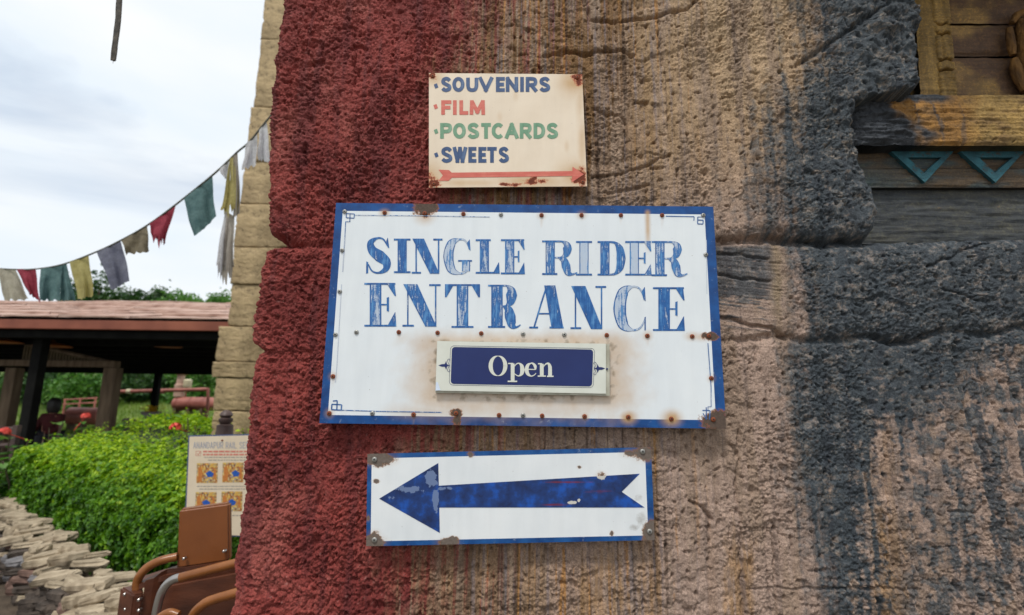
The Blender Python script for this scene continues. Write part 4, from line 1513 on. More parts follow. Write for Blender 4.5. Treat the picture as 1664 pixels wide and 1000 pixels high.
# thin ruled lines and corner keys
LN = Strips(YS - PT)
def z5(X, Y):
    return (520 + X / 2.5, 310 + Y / 2.5)
def z6(X, Y):
    return (840 + X / 2.5, 310 + Y / 2.5)
def pl_(pts, w, wear):
    LN = Strips(YS - PT)
    for a, b in zip(pts[:-1], pts[1:]):
        LN.stroke([a, ((a[0] + b[0]) / 2, (a[1] + b[1]) / 2), b], w, wear)
    LN.build('ruled_line', M['line_blue'], sb)
pl_([z5(140, 100), z5(400, 102), z5(690, 107)], 1.3, 0.55)
pl_([z5(107, 93), z5(140, 95), z5(138, 112), z5(106, 110), z5(107, 93)], 1.4, 0.3)
pl_([z5(122, 94), z5(121, 126)], 1.3, 0.3)
pl_([z5(124, 126), z5(104, 126), z5(101, 190), z5(92, 330)], 1.4, 0.5)
pl_([z5(88, 380), z5(68, 720), z5(62, 780)], 1.0, 0.75)
pl_([z5(48, 868), z5(88, 870), z5(86, 892), z5(47, 890), z5(48, 868)], 2.0, 0.15)
pl_([z5(68, 890), z5(70, 853), z5(52, 855)], 2.0, 0.15)
pl_([z5(86, 892), z5(240, 897), z5(495, 901)], 1.5, 0.4)
pl_([z6(605, 104), z6(720, 106), z6(719, 122)], 1.5, 0.3)
pl_([z6(735, 107), z6(734, 135), z6(756, 136), z6(757, 120), z6(735, 119)], 1.6, 0.3)
pl_([z6(735, 107), z6(760, 107)], 1.4, 0.4)
pl_([z6(776, 620), z6(789, 800), z6(789, 878), z6(776, 878), z6(776, 892)], 1.5, 0.4)
pl_([z6(754, 893), z6(785, 894), z6(782, 930)], 1.8, 0.3)
pl_([z6(756, 905), z6(770, 930), z6(769, 880)], 1.6, 0.3)
pl_([z6(770, 200), z6(772, 420)], 0.9, 0.8)
for (a, b, r_) in SCR:
    screw(sb, a, b, YS - 0.0012, r_)

# ---- the OPEN plate on it
def z8(X, Y):
    return (690 + X / 5.2, 540 + Y / 5.2)
YO = YS - 0.013
QO = [z8(106, 76), z8(1532, 98), z8(1532, 520), z8(92, 494)]
so = empty('open_plate', at(850, 640, YO), 'small white plate with blue field reading Open, screwed onto the big white sign', 'sign')
t = NT('plate_backing')
panel('backing_plate', [z8(108, 74), z8(1562, 101), z8(1564, 538), z8(90, 512)], YO + 0.003, 0.008, M['plate_edge'], so)
panel('face_plate', QO, YO, 0.002, M['plate_white'], so)
SO = Strips(YO - 0.0005)


def rrect(x0, y0, x1, y1, r, sk, n=8):
    pts = []
    for (cx, cy, a0) in ((x1 - r, y0 + r, -90), (x1 - r, y1 - r, 0), (x0 + r, y1 - r, 90), (x0 + r, y0 + r, 180)):
        pts += arc(cx, cy, r, r, a0, a0 + 90, n)
    return [z8(px - (py - 280) * 0.035, py + (px - 820) * sk) for px, py in pts]


SO.poly(rrect(226, 136, 1420, 448, 28, 0.0185), 0)
SO.build('blue_field', M['plate_blue'], so)
SO = Strips(YO - 0.0005)
rr_ = rrect(214, 126, 1432, 458, 32, 0.0185)
SO.stroke(rr_ + rr_[:2], 0.55, 0)
# fleurs at both ends
for sgn, cx, cy in ((-1, 175, 281), (1, 1468, 307)):
    def q(a, b):
        return z8(cx + sgn * a, cy + b)
    SO.poly([q(58, 0), q(30, -11), q(5, -12), q(-8, -38), q(-14, -10), q(-34, 0), q(-14, 10), q(-8, 38), q(5, 12), q(30, 11)], 0)
    for s2 in (-1, 1):
        cur = [q(-34, 0), q(-24, s2 * 22), q(-18, s2 * 42), q(-30, s2 * 54), q(-40, s2 * 44), q(-32, s2 * 36)]
        SO.stroke(bez(cur, 20), 0.7, 0)
SO.build('fleuron_print', M['plate_blue'], so)
SO = Strips(YO - 0.0012)


def zz(X, Y):
    return z8(X, Y)


ring = arc(620, 285, 62, 83, 0, 361, 60)
wring = [4 + 31 * abs(math.cos(R(361 * i / 59))) ** 1.2 for i in range(60)]
P_ = np.array(ring)
SO.stroke([zz(*p) for p in ring], [w / 5.2 for w in wring], 0)


def bar(x0, y0, x1, y1):
    SO.quad(zz(x0, y0), zz(x0, y1), zz(x1, y1), zz(x1, y0), 0)


def cvs(pts, ws, n=36):
    c_ = bez([zz(*p) for p in pts], n)
    SO.stroke(c_, resamp([w / 5.2 for w in ws], len(c_)), 0)


bar(728, 266, 760, 414)
bar(702, 410, 782, 422)
bar(706, 260, 750, 270)
cvs([(758, 290), (778, 268), (800, 264), (820, 285), (826, 318), (820, 350), (800, 369), (780, 366), (758, 350)], [6, 8, 10, 30, 38, 30, 10, 8, 6])
cvs([(868, 314), (935, 316)], [8, 8], 4)
cvs([(936, 318), (934, 288), (916, 266), (896, 264), (872, 280), (862, 318), (872, 352), (898, 371), (924, 364), (942, 346)], [12, 26, 16, 9, 26, 34, 28, 10, 8, 5], 50)
bar(974, 268, 1006, 370)
bar(958, 262, 992, 272)
bar(956, 366, 1024, 377)
cvs([(1004, 292), (1024, 270), (1046, 266), (1058, 290), (1060, 330), (1060, 370)], [6, 10, 18, 30, 32, 32], 36)
bar(1034, 368, 1090, 379)
SO.build('lettering', M['plate_white'], so)['label'] = 'white serif word Open'
o_ = MB()
o_.lathe(at(*z8(1541, 311), YO + 0.0025), [(0.0022, 0), (0.0022, -0.002), (0.001, -0.003)], 10, 'Y')
o_.build('pin', M['plate_blue'], so, True)
panel('peeled_corner', [z8(98, 420), z8(112, 425), z8(134, 492), z8(92, 494)], YO - 0.0006, 0.0004, simple('peeled_film', lin(196, 210, 230), lin(214, 226, 240), 20, 0.3), so, None, None, 4, 6)

# ---- souvenirs sign
QA = [(697, 119), (946, 121), (954, 303), (697, 305)]
sa = empty('souvenirs_sign', at(826, 304, YS), 'small cream rusty metal sign listing SOUVENIRS FILM POSTCARDS SWEETS', 'sign')
A_rust = [(703, 124, 9, 6, 0.85), (937, 125, 12, 7, 0.75), (940, 130, 8, 10, 0.62), (946, 288, 9, 16, 0.78), (936, 292, 12, 8, 0.7), (870, 296, 22, 5, 0.72), (868, 290, 7, 7, 0.6), (704, 298, 12, 7, 0.9), (700, 288, 9, 8, 0.6), (830, 300, 30, 3.5, 0.55)]
A_stain = [(700, 290, 22, 24, 0.8), (705, 126, 16, 14, 0.7), (935, 132, 26, 22, 0.85), (943, 150, 7, 60, 0.5), (946, 240, 7, 60, 0.55), (936, 285, 28, 22, 0.85), (860, 295, 60, 12, 0.75), (760, 298, 60, 7, 0.6), (812, 190, 5, 9, 0.3), (921, 238, 4, 10, 0.35), (838, 155, 5, 10, 0.3)]
panel('enamel_panel', QA, YS, 0.003, M['sign_cream'], sa, None, lambda u, v: dict(rust=spots(A_rust)(u, v), stain=spots(A_stain)(u, v) * 0.9, grime=0 * u), 130, 96)
def z7(X, Y):
    return (680 + X / 4.545, 100 + Y / 4.545)
ROWS = [('s_blue', 'dark blue word SOUVENIRS', 115, 225, [('S', 165, 245), ('O', 250, 340), ('U', 352, 442), ('V', 448, 548), ('E', 572, 638), ('N', 645, 737), ('I', 750, 780), ('R', 792, 878), ('S', 890, 975)], (130, 181)),
        ('s_red', 'faded red word FILM', 287, 394, [('F', 168, 243), ('I', 255, 282), ('L', 302, 368), ('M', 378, 492)], (127, 334)),
        ('s_green', 'green word POSTCARDS', 455, 570, [('P', 160, 248), ('O', 255, 350), ('S', 360, 450), ('T', 463, 535), ('C', 540, 630), ('A', 640, 738), ('R', 748, 836), ('D', 850, 936), ('S', 945, 1033)], (130, 517)),
        ('s_blue', 'blue word SWEETS', 632, 748, [('S', 165, 252), ('W', 255, 358), ('E', 368, 428), ('E', 442, 502), ('T', 508, 578), ('S', 590, 670)], (132, 691))]
for mt, lab, ya, yb, lets, (bx_, by_) in ROWS:
    SA = Strips(YS - PT)
    for ch, a, b in lets:
        p0, p1 = z7(a, ya), z7(b, yb)
        SA = Strips(YS - PT)
        sans(SA, ch, p0[0], p1[0], p0[1], p1[1], 6.0, 0.4)
        SA.build('letter', M[mt], sa)
    SA = Strips(YS - PT)
    SA.quad(z7(bx_ - 17, by_ - 10), z7(bx_ - 6, by_ + 20), z7(bx_ + 17, by_ + 10), z7(bx_ + 6, by_ - 20), 0.3)
    SA.build('bullet', M[mt], sa)
SA = Strips(YS - PT)
SA.quad(z7(225, 822), z7(225, 860), z7(1142, 847), z7(1142, 810), 0.35)
SA.poly([z7(148, 800), z7(226, 803), z7(246, 823), z7(232, 842), z7(180, 842)], 0.3)
SA.poly([z7(180, 842), z7(232, 842), z7(246, 860), z7(222, 882), z7(148, 882)], 0.3)
SA.poly([z7(1138, 778), z7(1222, 834), z7(1134, 893)], 0.3)
SA.build('arrow_print', M['s_red'], sa)['label'] = 'thin faded red arrow pointing right'
for (a, b) in ((703, 124), (938, 126), (705, 299), (947, 296)):
    screw(sa, a, b, YS - 0.001, 1, 0.005)

# ---- arrow sign
QC = [(597, 738), (1058, 727), (1064, 878), (595, 888)]
sa2 = empty('arrow_sign', at(830, 884, YS), 'chipped white metal sign with big dark blue arrow pointing left', 'sign')
def z9(X, Y):
    return (580 + X / 3.328, 710 + Y / 3.328)
C_rust = [(*z9(100, 115), 26, 12, 1.15), (*z9(170, 125), 14, 8, 0.8), (*z9(1560, 90), 20, 12, 1.1), (*z9(1480, 92), 14, 6, 0.75), (*z9(1590, 520), 11, 18, 1.1), (*z9(1600, 555), 14, 8, 1.1), (*z9(90, 565), 18, 10, 1.15), (*z9(95, 530), 9, 7, 0.8), (*z9(490, 575), 16, 7, 1.05), (*z9(520, 555), 9, 5, 0.8), (*z9(615, 95), 5, 5, 0.9),
          (*z9(105, 240), 5, 3.5, 0.85), (*z9(1202, 165), 3.5, 2.5, 0.8), (*z9(1378, 522), 3, 4, 0.8), (*z9(1320, 210), 8, 6, 0.62), (*z9(60, 440), 3, 5, 0.7)]
C_gr = [(*z9(1535, 440), 12, 16, 0.75), (*z9(1500, 490), 12, 8, 0.75), (*z9(1520, 330), 12, 10, 0.6)]
panel('enamel_panel', QC, YS, 0.003, M['sign_arrow'], sa2, (0.0155, 0.978, 0.050, 0.948), lambda u, v: dict(rust=spots(C_rust)(u, v), stain=spots([(a, b, c * 1.25, d * 1.25, 0.35) for a, b, c, d, e in C_rust])(u, v), grime=spots(C_gr)(u, v)), 170, 70)
# arrow paint: deep blue over older red, scuffed grey-blue head
t = NT('arrow_blue_paint')
v = t.coord()
vh = t.coord((0.25, 1, 1))
n_a, n_b2 = t.noise(v, 28, 6, 0.6), t.noise(vh, 60, 6, 0.7)
col = t.ramp(n_a, (0.35, lin(10, 32, 76)), (0.52, lin(16, 52, 112)), (0.66, lin(12, 76, 164)))
old = t.math('MULTIPLY', t.attr('old'), t.math('ADD', 0.25, n_b2))
col = t.mix(t.ramp(old, (0.44, 0.0), (0.60, 0.8)), col, lin(112, 30, 44))
sc_ = t.math('ADD', t.attr('scuff'), t.math('MULTIPLY', t.math('SUBTRACT', t.noise(v, 55, 7, 0.68), 0.5), 1.5))
col = t.mix(t.ramp(sc_, (0.56, 0.0), (0.60, 0.9)), col, lin(104, 122, 158))
ch_ = t.math('ADD', t.attr('chip'), t.math('MULTIPLY', t.math('SUBTRACT', t.noise(v, 90, 5, 0.6), 0.5), 0.9))
col = t.mix(t.ramp(ch_, (0.50, 0.0), (0.54, 1.0)), col, lin(196, 192, 184))
t.set(Base_Color=col, Roughness=0.45)
M['arrow'] = t.m


def afields(u, v):
    X_, Y_ = (u - 580) * 3.328, (v - 710) * 3.328
    band = lambda cx, cy, rx, ry, a: a * np.exp(-(((X_ - cx) / rx) ** 2 + ((Y_ - cy) / ry) ** 2))
    scf = np.maximum.reduce([band(400, 230, 46, 74, 0.9), band(425, 340, 26, 84, 0.9), band(280, 285, 150, 36, 0.72), band(470, 280, 70, 16, 0.7), band(200, 330, 50, 18, 0.62)])
    od = np.maximum.reduce([band(1150, 245, 260, 10, 0.9), band(1080, 368, 180, 12, 0.85), band(1330, 300, 200, 40, 0.62), band(1450, 260, 100, 60, 0.5)])
    chp = np.maximum.reduce([band(1325, 212, 34, 26, 0.9), band(1165, 356, 34, 13, 0.9), band(1200, 343, 12, 16, 0.8)])
    return dict(scuff=scf, old=od, chip=chp)


head = [z9(440, 142), z9(440, 142), z9(448, 520), z9(120, 335)]
# head as a fan of grid rows, shaft as a grid
def gridpoly(name, rows, mat, parent, Y, fields):
    nr, nc = len(rows), len(rows[0])
    P2 = np.array(rows).reshape(-1, 2)
    A = np.array([at(a, b, Y) for a, b in P2])
    org = A.mean(0)
    me = fastmesh(name, A - org, gridfaces(nr, nc)[:, ::-1], mat, False)
    for k, a in fields(P2[:, 0], P2[:, 1]).items():
        vflt(me, k, a)
    return link(name, me, parent, org)


def lerp(a, b, t_):
    return (a[0] + (b[0] - a[0]) * t_, a[1] + (b[1] - a[1]) * t_)


rows = [[lerp(lerp(z9(120, 335), z9(440, 142), max(t_, 0.004)), lerp(z9(120, 335), z9(448, 520), max(t_, 0.004)), q_) for t_ in np.linspace(0, 1, 60)] for q_ in np.linspace(0, 1, 50)]
gridpoly('arrow_head', rows, M['arrow'], sa2, YS - PT, afields)
top_, bot_ = (z9(441.5, 265), z9(1530, 200)), (z9(445, 383), z9(1556, 383))
midR = z9(1432, 298)
rows = []
for q_ in np.linspace(0, 1, 40):
    a = lerp(z9(441.5, 265), z9(445, 383), q_)
    b = lerp(top_[1], midR, q_ / 0.54) if q_ < 0.54 else lerp(midR, bot_[1], (q_ - 0.54) / 0.46)
    rows.append([lerp(a, b, t_) for t_ in np.linspace(0, 1, 120)])
gridpoly('arrow_shaft', rows, M['arrow'], sa2, YS - PT, afields)
for (a, b, r_) in ((*z9(95, 123), 0), (*z9(1545, 80), 0), (*z9(95, 558), 0), (*z9(1583, 513), 0)):
    screw(sa2, a, b, YS - 0.001, r_, 0.0058)

# ------------------------------------------------------------------ sandstone tower behind the wall
YP = 4.8
pc = at(343, 700, YP)
tower = empty('sandstone_tower', (pc[0] + 0.75, YP + 0.7, 0), 'tall tan sandstone tower of stacked blocks behind the red wall corner', 'tower')


def rough_block(lo, hi, nseg, amp, seed, bevel=0.03):
    """a stone block: subdivided box with rounded, noisy faces"""
    import bmesh
    bm = bmesh.new()
    bmesh.ops.create_cube(bm, size=2)
    bmesh.ops.subdivide_edges(bm, edges=bm.edges[:], cuts=nseg, use_grid_fill=True)
    bm.verts.index_update()
    V = np.array([v.co[:] for v in bm.verts])
    F = [tuple(v.index for v in f.verts) for f in bm.faces]
    bm.free()
    lo, hi = np.array(lo), np.array(hi)
    half = (hi - lo) / 2
    Pn = V * half
    # round the edges
    d = half - np.abs(Pn)
    cor = np.sort(d, axis=1)
    rnd = np.exp(-(cor[:, 1] / bevel)) * bevel * 0.7
    N = V ** 7
    N /= np.linalg.norm(N, axis=1, keepdims=True) + 1e-9
    W_ = Pn + (lo + hi) / 2
    n_ = fbm(W_[:, 0] * 4 + W_[:, 1] * 3.1, W_[:, 2] * 5 + W_[:, 1] * 1.7, 4, seed)
    n2_ = np.clip(fbm(W_[:, 0] * 13 + W_[:, 1] * 9, W_[:, 2] * 22, 3, seed + 5) - 0.18, 0, 1)
    return W_ + N * (amp * n_ - amp * 3.0 * n2_ - rnd)[:, None], F


tv = [(-420, 0), (-300, 2), (-180, -3), (-60, 2), (64, 0), (175, 3), (262, 1), (331, 0), (402, -2), (462, 1), (530, 4), (588, -8), (614, -10), (668, -3), (722, 0), (800, -5), (880, -3), (960, -4), (1080, 0)]
for i in range(len(tv) - 1):
    z1 = at(360, tv[i][0], YP)[2]
    z0_ = max(at(360, tv[i + 1][0], YP)[2], 0.0)
    if z1 <= 0.02:
        break
    off = tv[i + 1][1] / 832 * 6.0
    zm = (z0_ + z1) / 2
    xl = np.interp(zm, [0.5, 1.2, 6.0], [pc[0] - 0.02, pc[0], pc[0] + 0.06]) + off
    V, F = rough_block((xl, YP - 0.01 * (i % 3), z0_ + 0.001), (xl + 1.5, YP + 1.4, z1 - 0.001), 27, 0.015, 100 + i * 3, 0.010)
    build('stone_block', V, F, M['sand'], tower, True)

# ------------------------------------------------------------------ open shelter
YE, YR, YB = 7.5, 13.0, 18.8
zE = at(180, 522, YE)[2]
zR = at(180, 494, YR)[2]
xl_, xr_ = -32.0, at(362, 530, YE)[0] + 1.0
sh = empty('open_shelter', (-9, 12, 0), 'low open-sided shelter with pinkish shingle roof and black posts behind the hedge', 'shelter')
# slight fall of the eave to the right, as photographed
def eave_z(x_):
    return zE + 0.0 * x_
m = MB()
for (ya, za, yb, zb_) in ((YE, zE, YR, zR), (YR, zR, YB, zE)):
    V = [(xl_, ya, za - 0.02), (xr_, ya, za - 0.02), (xr_, yb, zb_ - 0.02), (xl_, yb, zb_ - 0.02)]
    V += [(a, b, c - 0.10) for a, b, c in V]
    m.add(V, [(0, 1, 2, 3), (7, 6, 5, 4), (0, 4, 5, 1), (1, 5, 6, 2), (2, 6, 7, 3), (3, 7, 4, 0)])
m.build('roof_deck', M['black'], sh)
# shingles on the slope that faces the hedge
slope = math.atan2(zR - zE, YR - YE)
sl = math.hypot(zR - zE, YR - YE)
meS = []
for k in range(4):
    wv = random.uniform(0.9, 1.3)
    V, F = rough_block((-wv / 2, -0.36, 0), (wv / 2, 0.36, 0.035 + 0.012 * k), 3, 0.012, 300 + k, 0.02)
    meS.append((wv, mesh('shingle', V, F, M['shingle'], False)))
nrow_s = 9
for r_ in range(nrow_s):
    xx = -16.5 - random.uniform(0, 0.6)
    while xx < xr_:
        wv, me = random.choice(meS)
        s_ = (r_ + 0.5) / nrow_s * sl
        y_, z_ = YE - 0.08 + s_ * math.cos(slope), zE + s_ * math.sin(slope) + 0.02
        if xx + wv > -15.5:
            o = link('shingle', me, sh, (xx + wv / 2, y_, z_))
            o.rotation_euler = (slope - 0.05 + random.uniform(-0.015, 0.015), 0, random.uniform(-0.02, 0.02))
        xx += wv + 0.012
m = MB()
m.box((xl_, YE - 0.10, zE - 0.16), (xr_, YE - 0.02, zE + 0.0), 0.012)
m.build('fascia', M['fascia'], sh)
m = MB()
m.box((xl_, YE + 0.02, zE - 0.30), (xr_, YE + 0.2, zE - 0.17), 0.012)
m.build('eave_beam', M['black'], sh)
m = MB()
m.box((xl_, YB - 0.3, zE - 0.50), (xr_, YB - 0.1, zE - 0.13), 0.012)
m.build('eave_beam', M['black'], sh)
ceil_z = zE - 0.14
m = MB()
m.box((xl_, YE + 0.21, ceil_z), (xr_, YB - 0.31, ceil_z + 0.015))
m.build('ceiling', M['black'], sh)
for k in range(9):
    yy = YE + 0.9 + k * 1.15
    m = MB()
    m.box((xl_, yy, ceil_z - 0.2), (xr_, yy + 0.12, ceil_z - 0.003), 0.01)
    m.build('rafter', M['black'], sh)
for (px, Y, w) in ((52, YE + 0.4, 0.17), (252, YB - 0.35, 0.2), (-90, YE + 0.4, 0.17), (330, YB - 0.35, 0.2), (120, YB - 0.35, 0.2)):
    if px in (330, 120):
        continue
    p_ = at(px, 650, Y)
    m = MB()
    m.box((p_[0] - w / 2, Y - w / 2, 0), (p_[0] + w / 2, Y + w / 2, zE - 0.18), 0.015)
    m.build('post', M['black'], sh)
# lattice gable on timber posts inside
lt = empty('timber_trellis', at(100, 598, 9.2), 'brown timber frame with slatted gable standing under the shelter', 'timber frame')
YT = 9.2
for (pa, pb, w) in ((168, 168, 0.2), (8, 8, 0.16)):
    p_ = at(pa, 650, YT)
    m = MB()
    m.box((p_[0] - 0.03, YT - 0.08, 0), (p_[0] + w + 0.03, YT + 0.12, at(pa, 598, YT)[2]), 0.012)
    m.build('post', M['oldwood'], lt)
m = MB()
a, b = at(-60, 596, YT), at(192, 598, YT)
m.box((a[0], YT - 0.11, b[2] + 0.005), (b[0], YT + 0.06, b[2] + 0.13), 0.01)
m.build('tie_beam', M['oldwood'], lt)
a, b = at(30, 556, YT), at(192, 592, YT)
m = MB()
m.tube([(a[0], YT, a[2]), (b[0], YT, b[2])], 0.04, 6)
m.build('rafter', M['oldwood'], lt)
for k in range(30):
    px = 36 + k * 5
    p_ = at(px, 594, YT)
    q_ = at(px, 556 + (px - 30) * 0.222, YT)
    if q_[2] - p_[2] < 0.02:
        continue
    m = MB()
    m.box((p_[0] - 0.014, YT - 0.015, p_[2] + 0.08), (p_[0] + 0.014, YT + 0.015, max(q_[2], p_[2] + 0.1)))
    m.build('slat', M['lattice'], lt)
# round lamps under the roof
for (px, py, Y, w) in ((86, 564, 8.4, 0.30), (272, 564.5, 8.8, 0.26), (4, 557.5, 8.2, 0.3)):
    p_ = at(px, py, Y)
    lp = empty('pendant_lamp', (p_[0], Y, p_[2]), {86: 'flat brown disc lamp hanging under the shelter beside the black post', 272: 'flat brown disc lamp hanging under the shelter roof near the tower', 4: 'flat brown disc lamp hanging at the far left under the shelter'}[px], 'lamp', 'disc lamps under the shelter')
    m = MB()
    m.lathe((p_[0], Y, p_[2]), [(w * 0.9, 0), (w, 0.012), (w * 0.75, 0.05), (w * 0.2, 0.09), (0.03, 0.12)], 24)
    m.build('lamp_shade', M['lampwarm'], lp, True)
    m = MB()
    m.tube([(p_[0], Y, p_[2] + 0.115), (p_[0], Y, ceil_z)], 0.01, 6)
    m.build('rod', M['black'], lp)

# ------------------------------------------------------------------ boiler, pipes, rails
YM = 20.4
bo = empty('steam_boiler', (at(312, 700, YM)[0], YM, 0), 'rust red horizontal boiler tank with pale stack under the shelter beside the tower', 'boiler')
c0, c1 = at(284, 656, YM), at(346, 656, YM)
rb = 10.5 / 832 * (YM + 1.2)
m = MB()
Lc = c1[0] - c0[0] + 1.0
m.lathe((c0[0], YM, c0[2]), [(0.02, -0.06), (rb * 0.7, -0.03), (rb, 0.05), (rb, Lc - 0.05), (rb * 0.7, Lc + 0.02), (0.02, Lc + 0.05)], 28, 'X')
m.build('tank', M['copper'], bo, True)
for k in range(3):
    m = MB()
    xk = c0[0] + 0.15 + k * 0.55
    m.lathe((xk, YM, c0[2]), [(rb, 0), (rb + 0.012, 0.004), (rb + 0.012, 0.05), (rb, 0.054)], 28, 'X')
    m.build('band', M['copper'], bo, True)
    m = MB()
    m.box((xk - 0.06, YM - rb * 0.8, 0), (xk + 0.06, YM + rb * 0.8, c0[2] - rb * 0.6), 0.01)
    m.build('saddle', M['oldwood'], bo)
s0 = at(291, 640, YM)
m = MB()
zt_ = at(291, 606, YM)[2]
hs = zt_ - s0[2]
m.lathe((s0[0], YM, s0[2] - 0.12), [(0.20, 0), (0.20, 0.12 + hs * 0.42), (0.15, 0.13 + hs * 0.45), (0.14, 0.10 + hs * 0.9), (0.25, 0.12 + hs * 0.92), (0.23, 0.12 + hs), (0.07, 0.14 + hs)], 20)
m.build('stack', simple('pale_pink_iron', lin(170, 138, 120), lin(198, 166, 148), 4, 0.6), bo, True)
p_ = at(305, 624, YM - 0.1)
m = MB()
m.lathe((p_[0], YM - 0.1, p_[2] - 0.11), [(0.13, -0.05), (0.16, 0.0), (0.16, 0.26), (0.10, 0.3)], 16)
m.build('gauge_box', M['cream'], bo, True)
m = MB()
m.tube([(p_[0], YM - 0.1, p_[2] - 0.10), (p_[0] - 0.05, YM - 0.05, p_[2] - 0.2), (p_[0] - 0.1, YM, c0[2] + rb - 0.02)], 0.025, 8)
m.build('gauge_pipe', M['copper'], bo, True)
YQ = 19.6
pr = empty('pipe_rail', (at(262, 700, YQ)[0], YQ, 0), 'long straight copper coloured pipe rail crossing under the shelter', 'pipe')
a, b, c_ = at(184, 637, YQ), at(338, 633, YQ), at(338, 654, YQ)
m = MB()
m.tube([a, (a + b) / 2, b], 0.075, 10)
m.build('rail', M['copper'], pr, True)
m = MB()
m.tube([b + np.array([0, 0, 0.05]), c_, (c_[0], YQ, 0)], 0.06, 10)
m.build('upright', M['copper'], pr, True)
m = MB()
m.tube([a + np.array([0.0, 0, 0.05]), (a[0], YQ, 0)], 0.06, 10)
m.build('upright', M['copper'], pr, True)
for px in (209, 262):
    q_ = at(px, 636.3, YQ)
    m = MB()
    m.lathe((q_[0] - 0.06, YQ, q_[2]), [(0.08, 0), (0.1, 0.01), (0.1, 0.16), (0.08, 0.17)], 14, 'X')
    m.build('coupling', M['cream'] if px == 209 else M['copper'], pr, True)
# second tank at the left
YK = 19.3
tk = empty('iron_tank', (at(140, 700, YK)[0], YK, 0), 'dull red iron tank lying beside the seated person', 'tank')
c0 = at(112, 676, YK)
m = MB()
m.lathe((c0[0], YK, c0[2]), [(0.02, -0.05), (0.26, -0.02), (0.33, 0.05), (0.33, 1.15), (0.25, 1.25), (0.02, 1.28)], 24, 'X')
m.build('shell', M['copper'], tk, True)
for k in (0.15, 0.6):
    m = MB()
    m.box((c0[0] + k - 0.06, YK - 0.16, 0), (c0[0] + k + 0.06, YK + 0.16, c0[2] - 0.12), 0.01)
    m.build('saddle', M['oldwood'], tk)
# dark pole rails
for (pa, pya, pb, pyb, Y, lab) in ((200, 684, 330, 688, 8.9, 'dark thin pole rail on posts in front of the boiler'), (-30, 700, 30, 697, 6.2, 'dark weathered rail fence at the far left beside red flowers'), (104, 650, 158, 647, 24, 'faded red rail fence in the meadow behind the seated person')):
    a, b = at(pa, pya, Y), at(pb, pyb, Y)
    rl = empty('rail_fence', ((a[0] + b[0]) / 2, Y, 0), lab, 'fence')
    mt = M['copper'] if Y == 24 else M['finial']
    for dz in ((0, -0.22) if Y != 8.9 else (0,)):
        m = MB()
        m.tube([a + np.array([0, 0, dz]), b + np.array([0, 0, dz])], 0.035, 8)
        m.build('rail', mt, rl, True)
    for s_ in (0.04, 0.5, 0.96):
        q_ = a * (1 - s_) + b * s_
        m = MB()
        m.box((q_[0] - 0.035, Y - 0.035, 0), (q_[0] + 0.035, Y + 0.035, q_[2] + 0.05), 0.006)
        m.build('post', mt, rl)

# ------------------------------------------------------------------ person sitting under the shelter
YH = 9.6
hd = at(92, 652, YH)
sx, sz = hd[0], hd[2] - 1.19 + 0.30     # pelvis height
person = empty('person', (sx, YH, 0), 'person with dark hair and dark red top seated under the shelter', 'person')
seat_z = hd[2] - 0.80


def skin(name, verts, edges, rad, mat, parent, sub_=2):
    me = bpy.data.meshes.new(name)
    org = Vector(wloc(parent))
    me.from_pydata([tuple(Vector(v) - org) for v in verts], edges, [])
    me.materials.append(mat)
    o = link(name, me, parent)
    md = o.modifiers.new('skin', 'SKIN')
    sv = me.skin_vertices[0].data
    for i, r_ in enumerate(rad):
        sv[i].radius = (r_, r_) if not hasattr(r_, '__len__') else r_
    sv[0].use_root = True
    md.use_smooth_shade = True
    s2 = o.modifiers.new('sub', 'SUBSURF')
    s2.levels = s2.render_levels = sub_
    return o


yb_ = YH
pel = (sx, yb_, seat_z + 0.10)
body = [pel, (sx + .01, yb_ - .02, seat_z + .27), (sx + .015, yb_ - .05, seat_z + .44), (sx + .02, yb_ - .06, seat_z + .53), (sx + .03, yb_ - .09, seat_z + .60), (sx + .035, yb_ - .11, seat_z + .70), (sx + .03, yb_ - .1, seat_z + .78),
        (sx - .17, yb_ - .05, seat_z + .49), (sx - .24, yb_ - .12, seat_z + .24), (sx - .13, yb_ - .32, seat_z + .18),
        (sx + .20, yb_ - .05, seat_z + .49), (sx + .25, yb_ - .12, seat_z + .24), (sx + .13, yb_ - .32, seat_z + .18),
        (sx - .10, yb_ - .05, seat_z + .07), (sx - .13, yb_ - .45, seat_z + .09), (sx - .13, yb_ - .43, seat_z - .33), (sx - .14, yb_ - .56, seat_z - .36),
        (sx + .10, yb_ - .05, seat_z + .07), (sx + .13, yb_ - .45, seat_z + .09), (sx + .13, yb_ - .43, seat_z - .33), (sx + .14, yb_ - .56, seat_z - .36)]
be = [(0, 1), (1, 2), (2, 3), (3, 4), (4, 5), (5, 6), (2, 7), (7, 8), (8, 9), (2, 10), (10, 11), (11, 12), (0, 13), (13, 14), (14, 15), (15, 16), (0, 17), (17, 18), (18, 19), (19, 20)]
br = [.15, .145, .155, .075, .055, .085, .06, .062, .046, .034, .062, .046, .034, .09, .068, .05, .035, .09, .068, .05, .035]
skin('body', body, be, br, M['skin'], person)
shv = [body[0], body[1], body[2], body[3], body[7], body[8], body[9], body[10], body[11], body[12]]
skin('shirt', shv, [(0, 1), (1, 2), (2, 3), (2, 4), (4, 5), (5, 6), (2, 7), (7, 8), (8, 9)], [.165, .16, .168, .085, .075, .06, .05, .075, .06, .05], M['shirt'], person)
trv = [body[0], body[13], body[14], body[15], body[17], body[18], body[19]]
skin('trousers', trv, [(0, 1), (1, 2), (2, 3), (0, 4), (4, 5), (5, 6)], [.158, .1, .08, .062, .1, .08, .062], M['trousers'], person)
hx_, hy_, hz_ = sx + .035, yb_ - .085, seat_z + .73
m = MB()
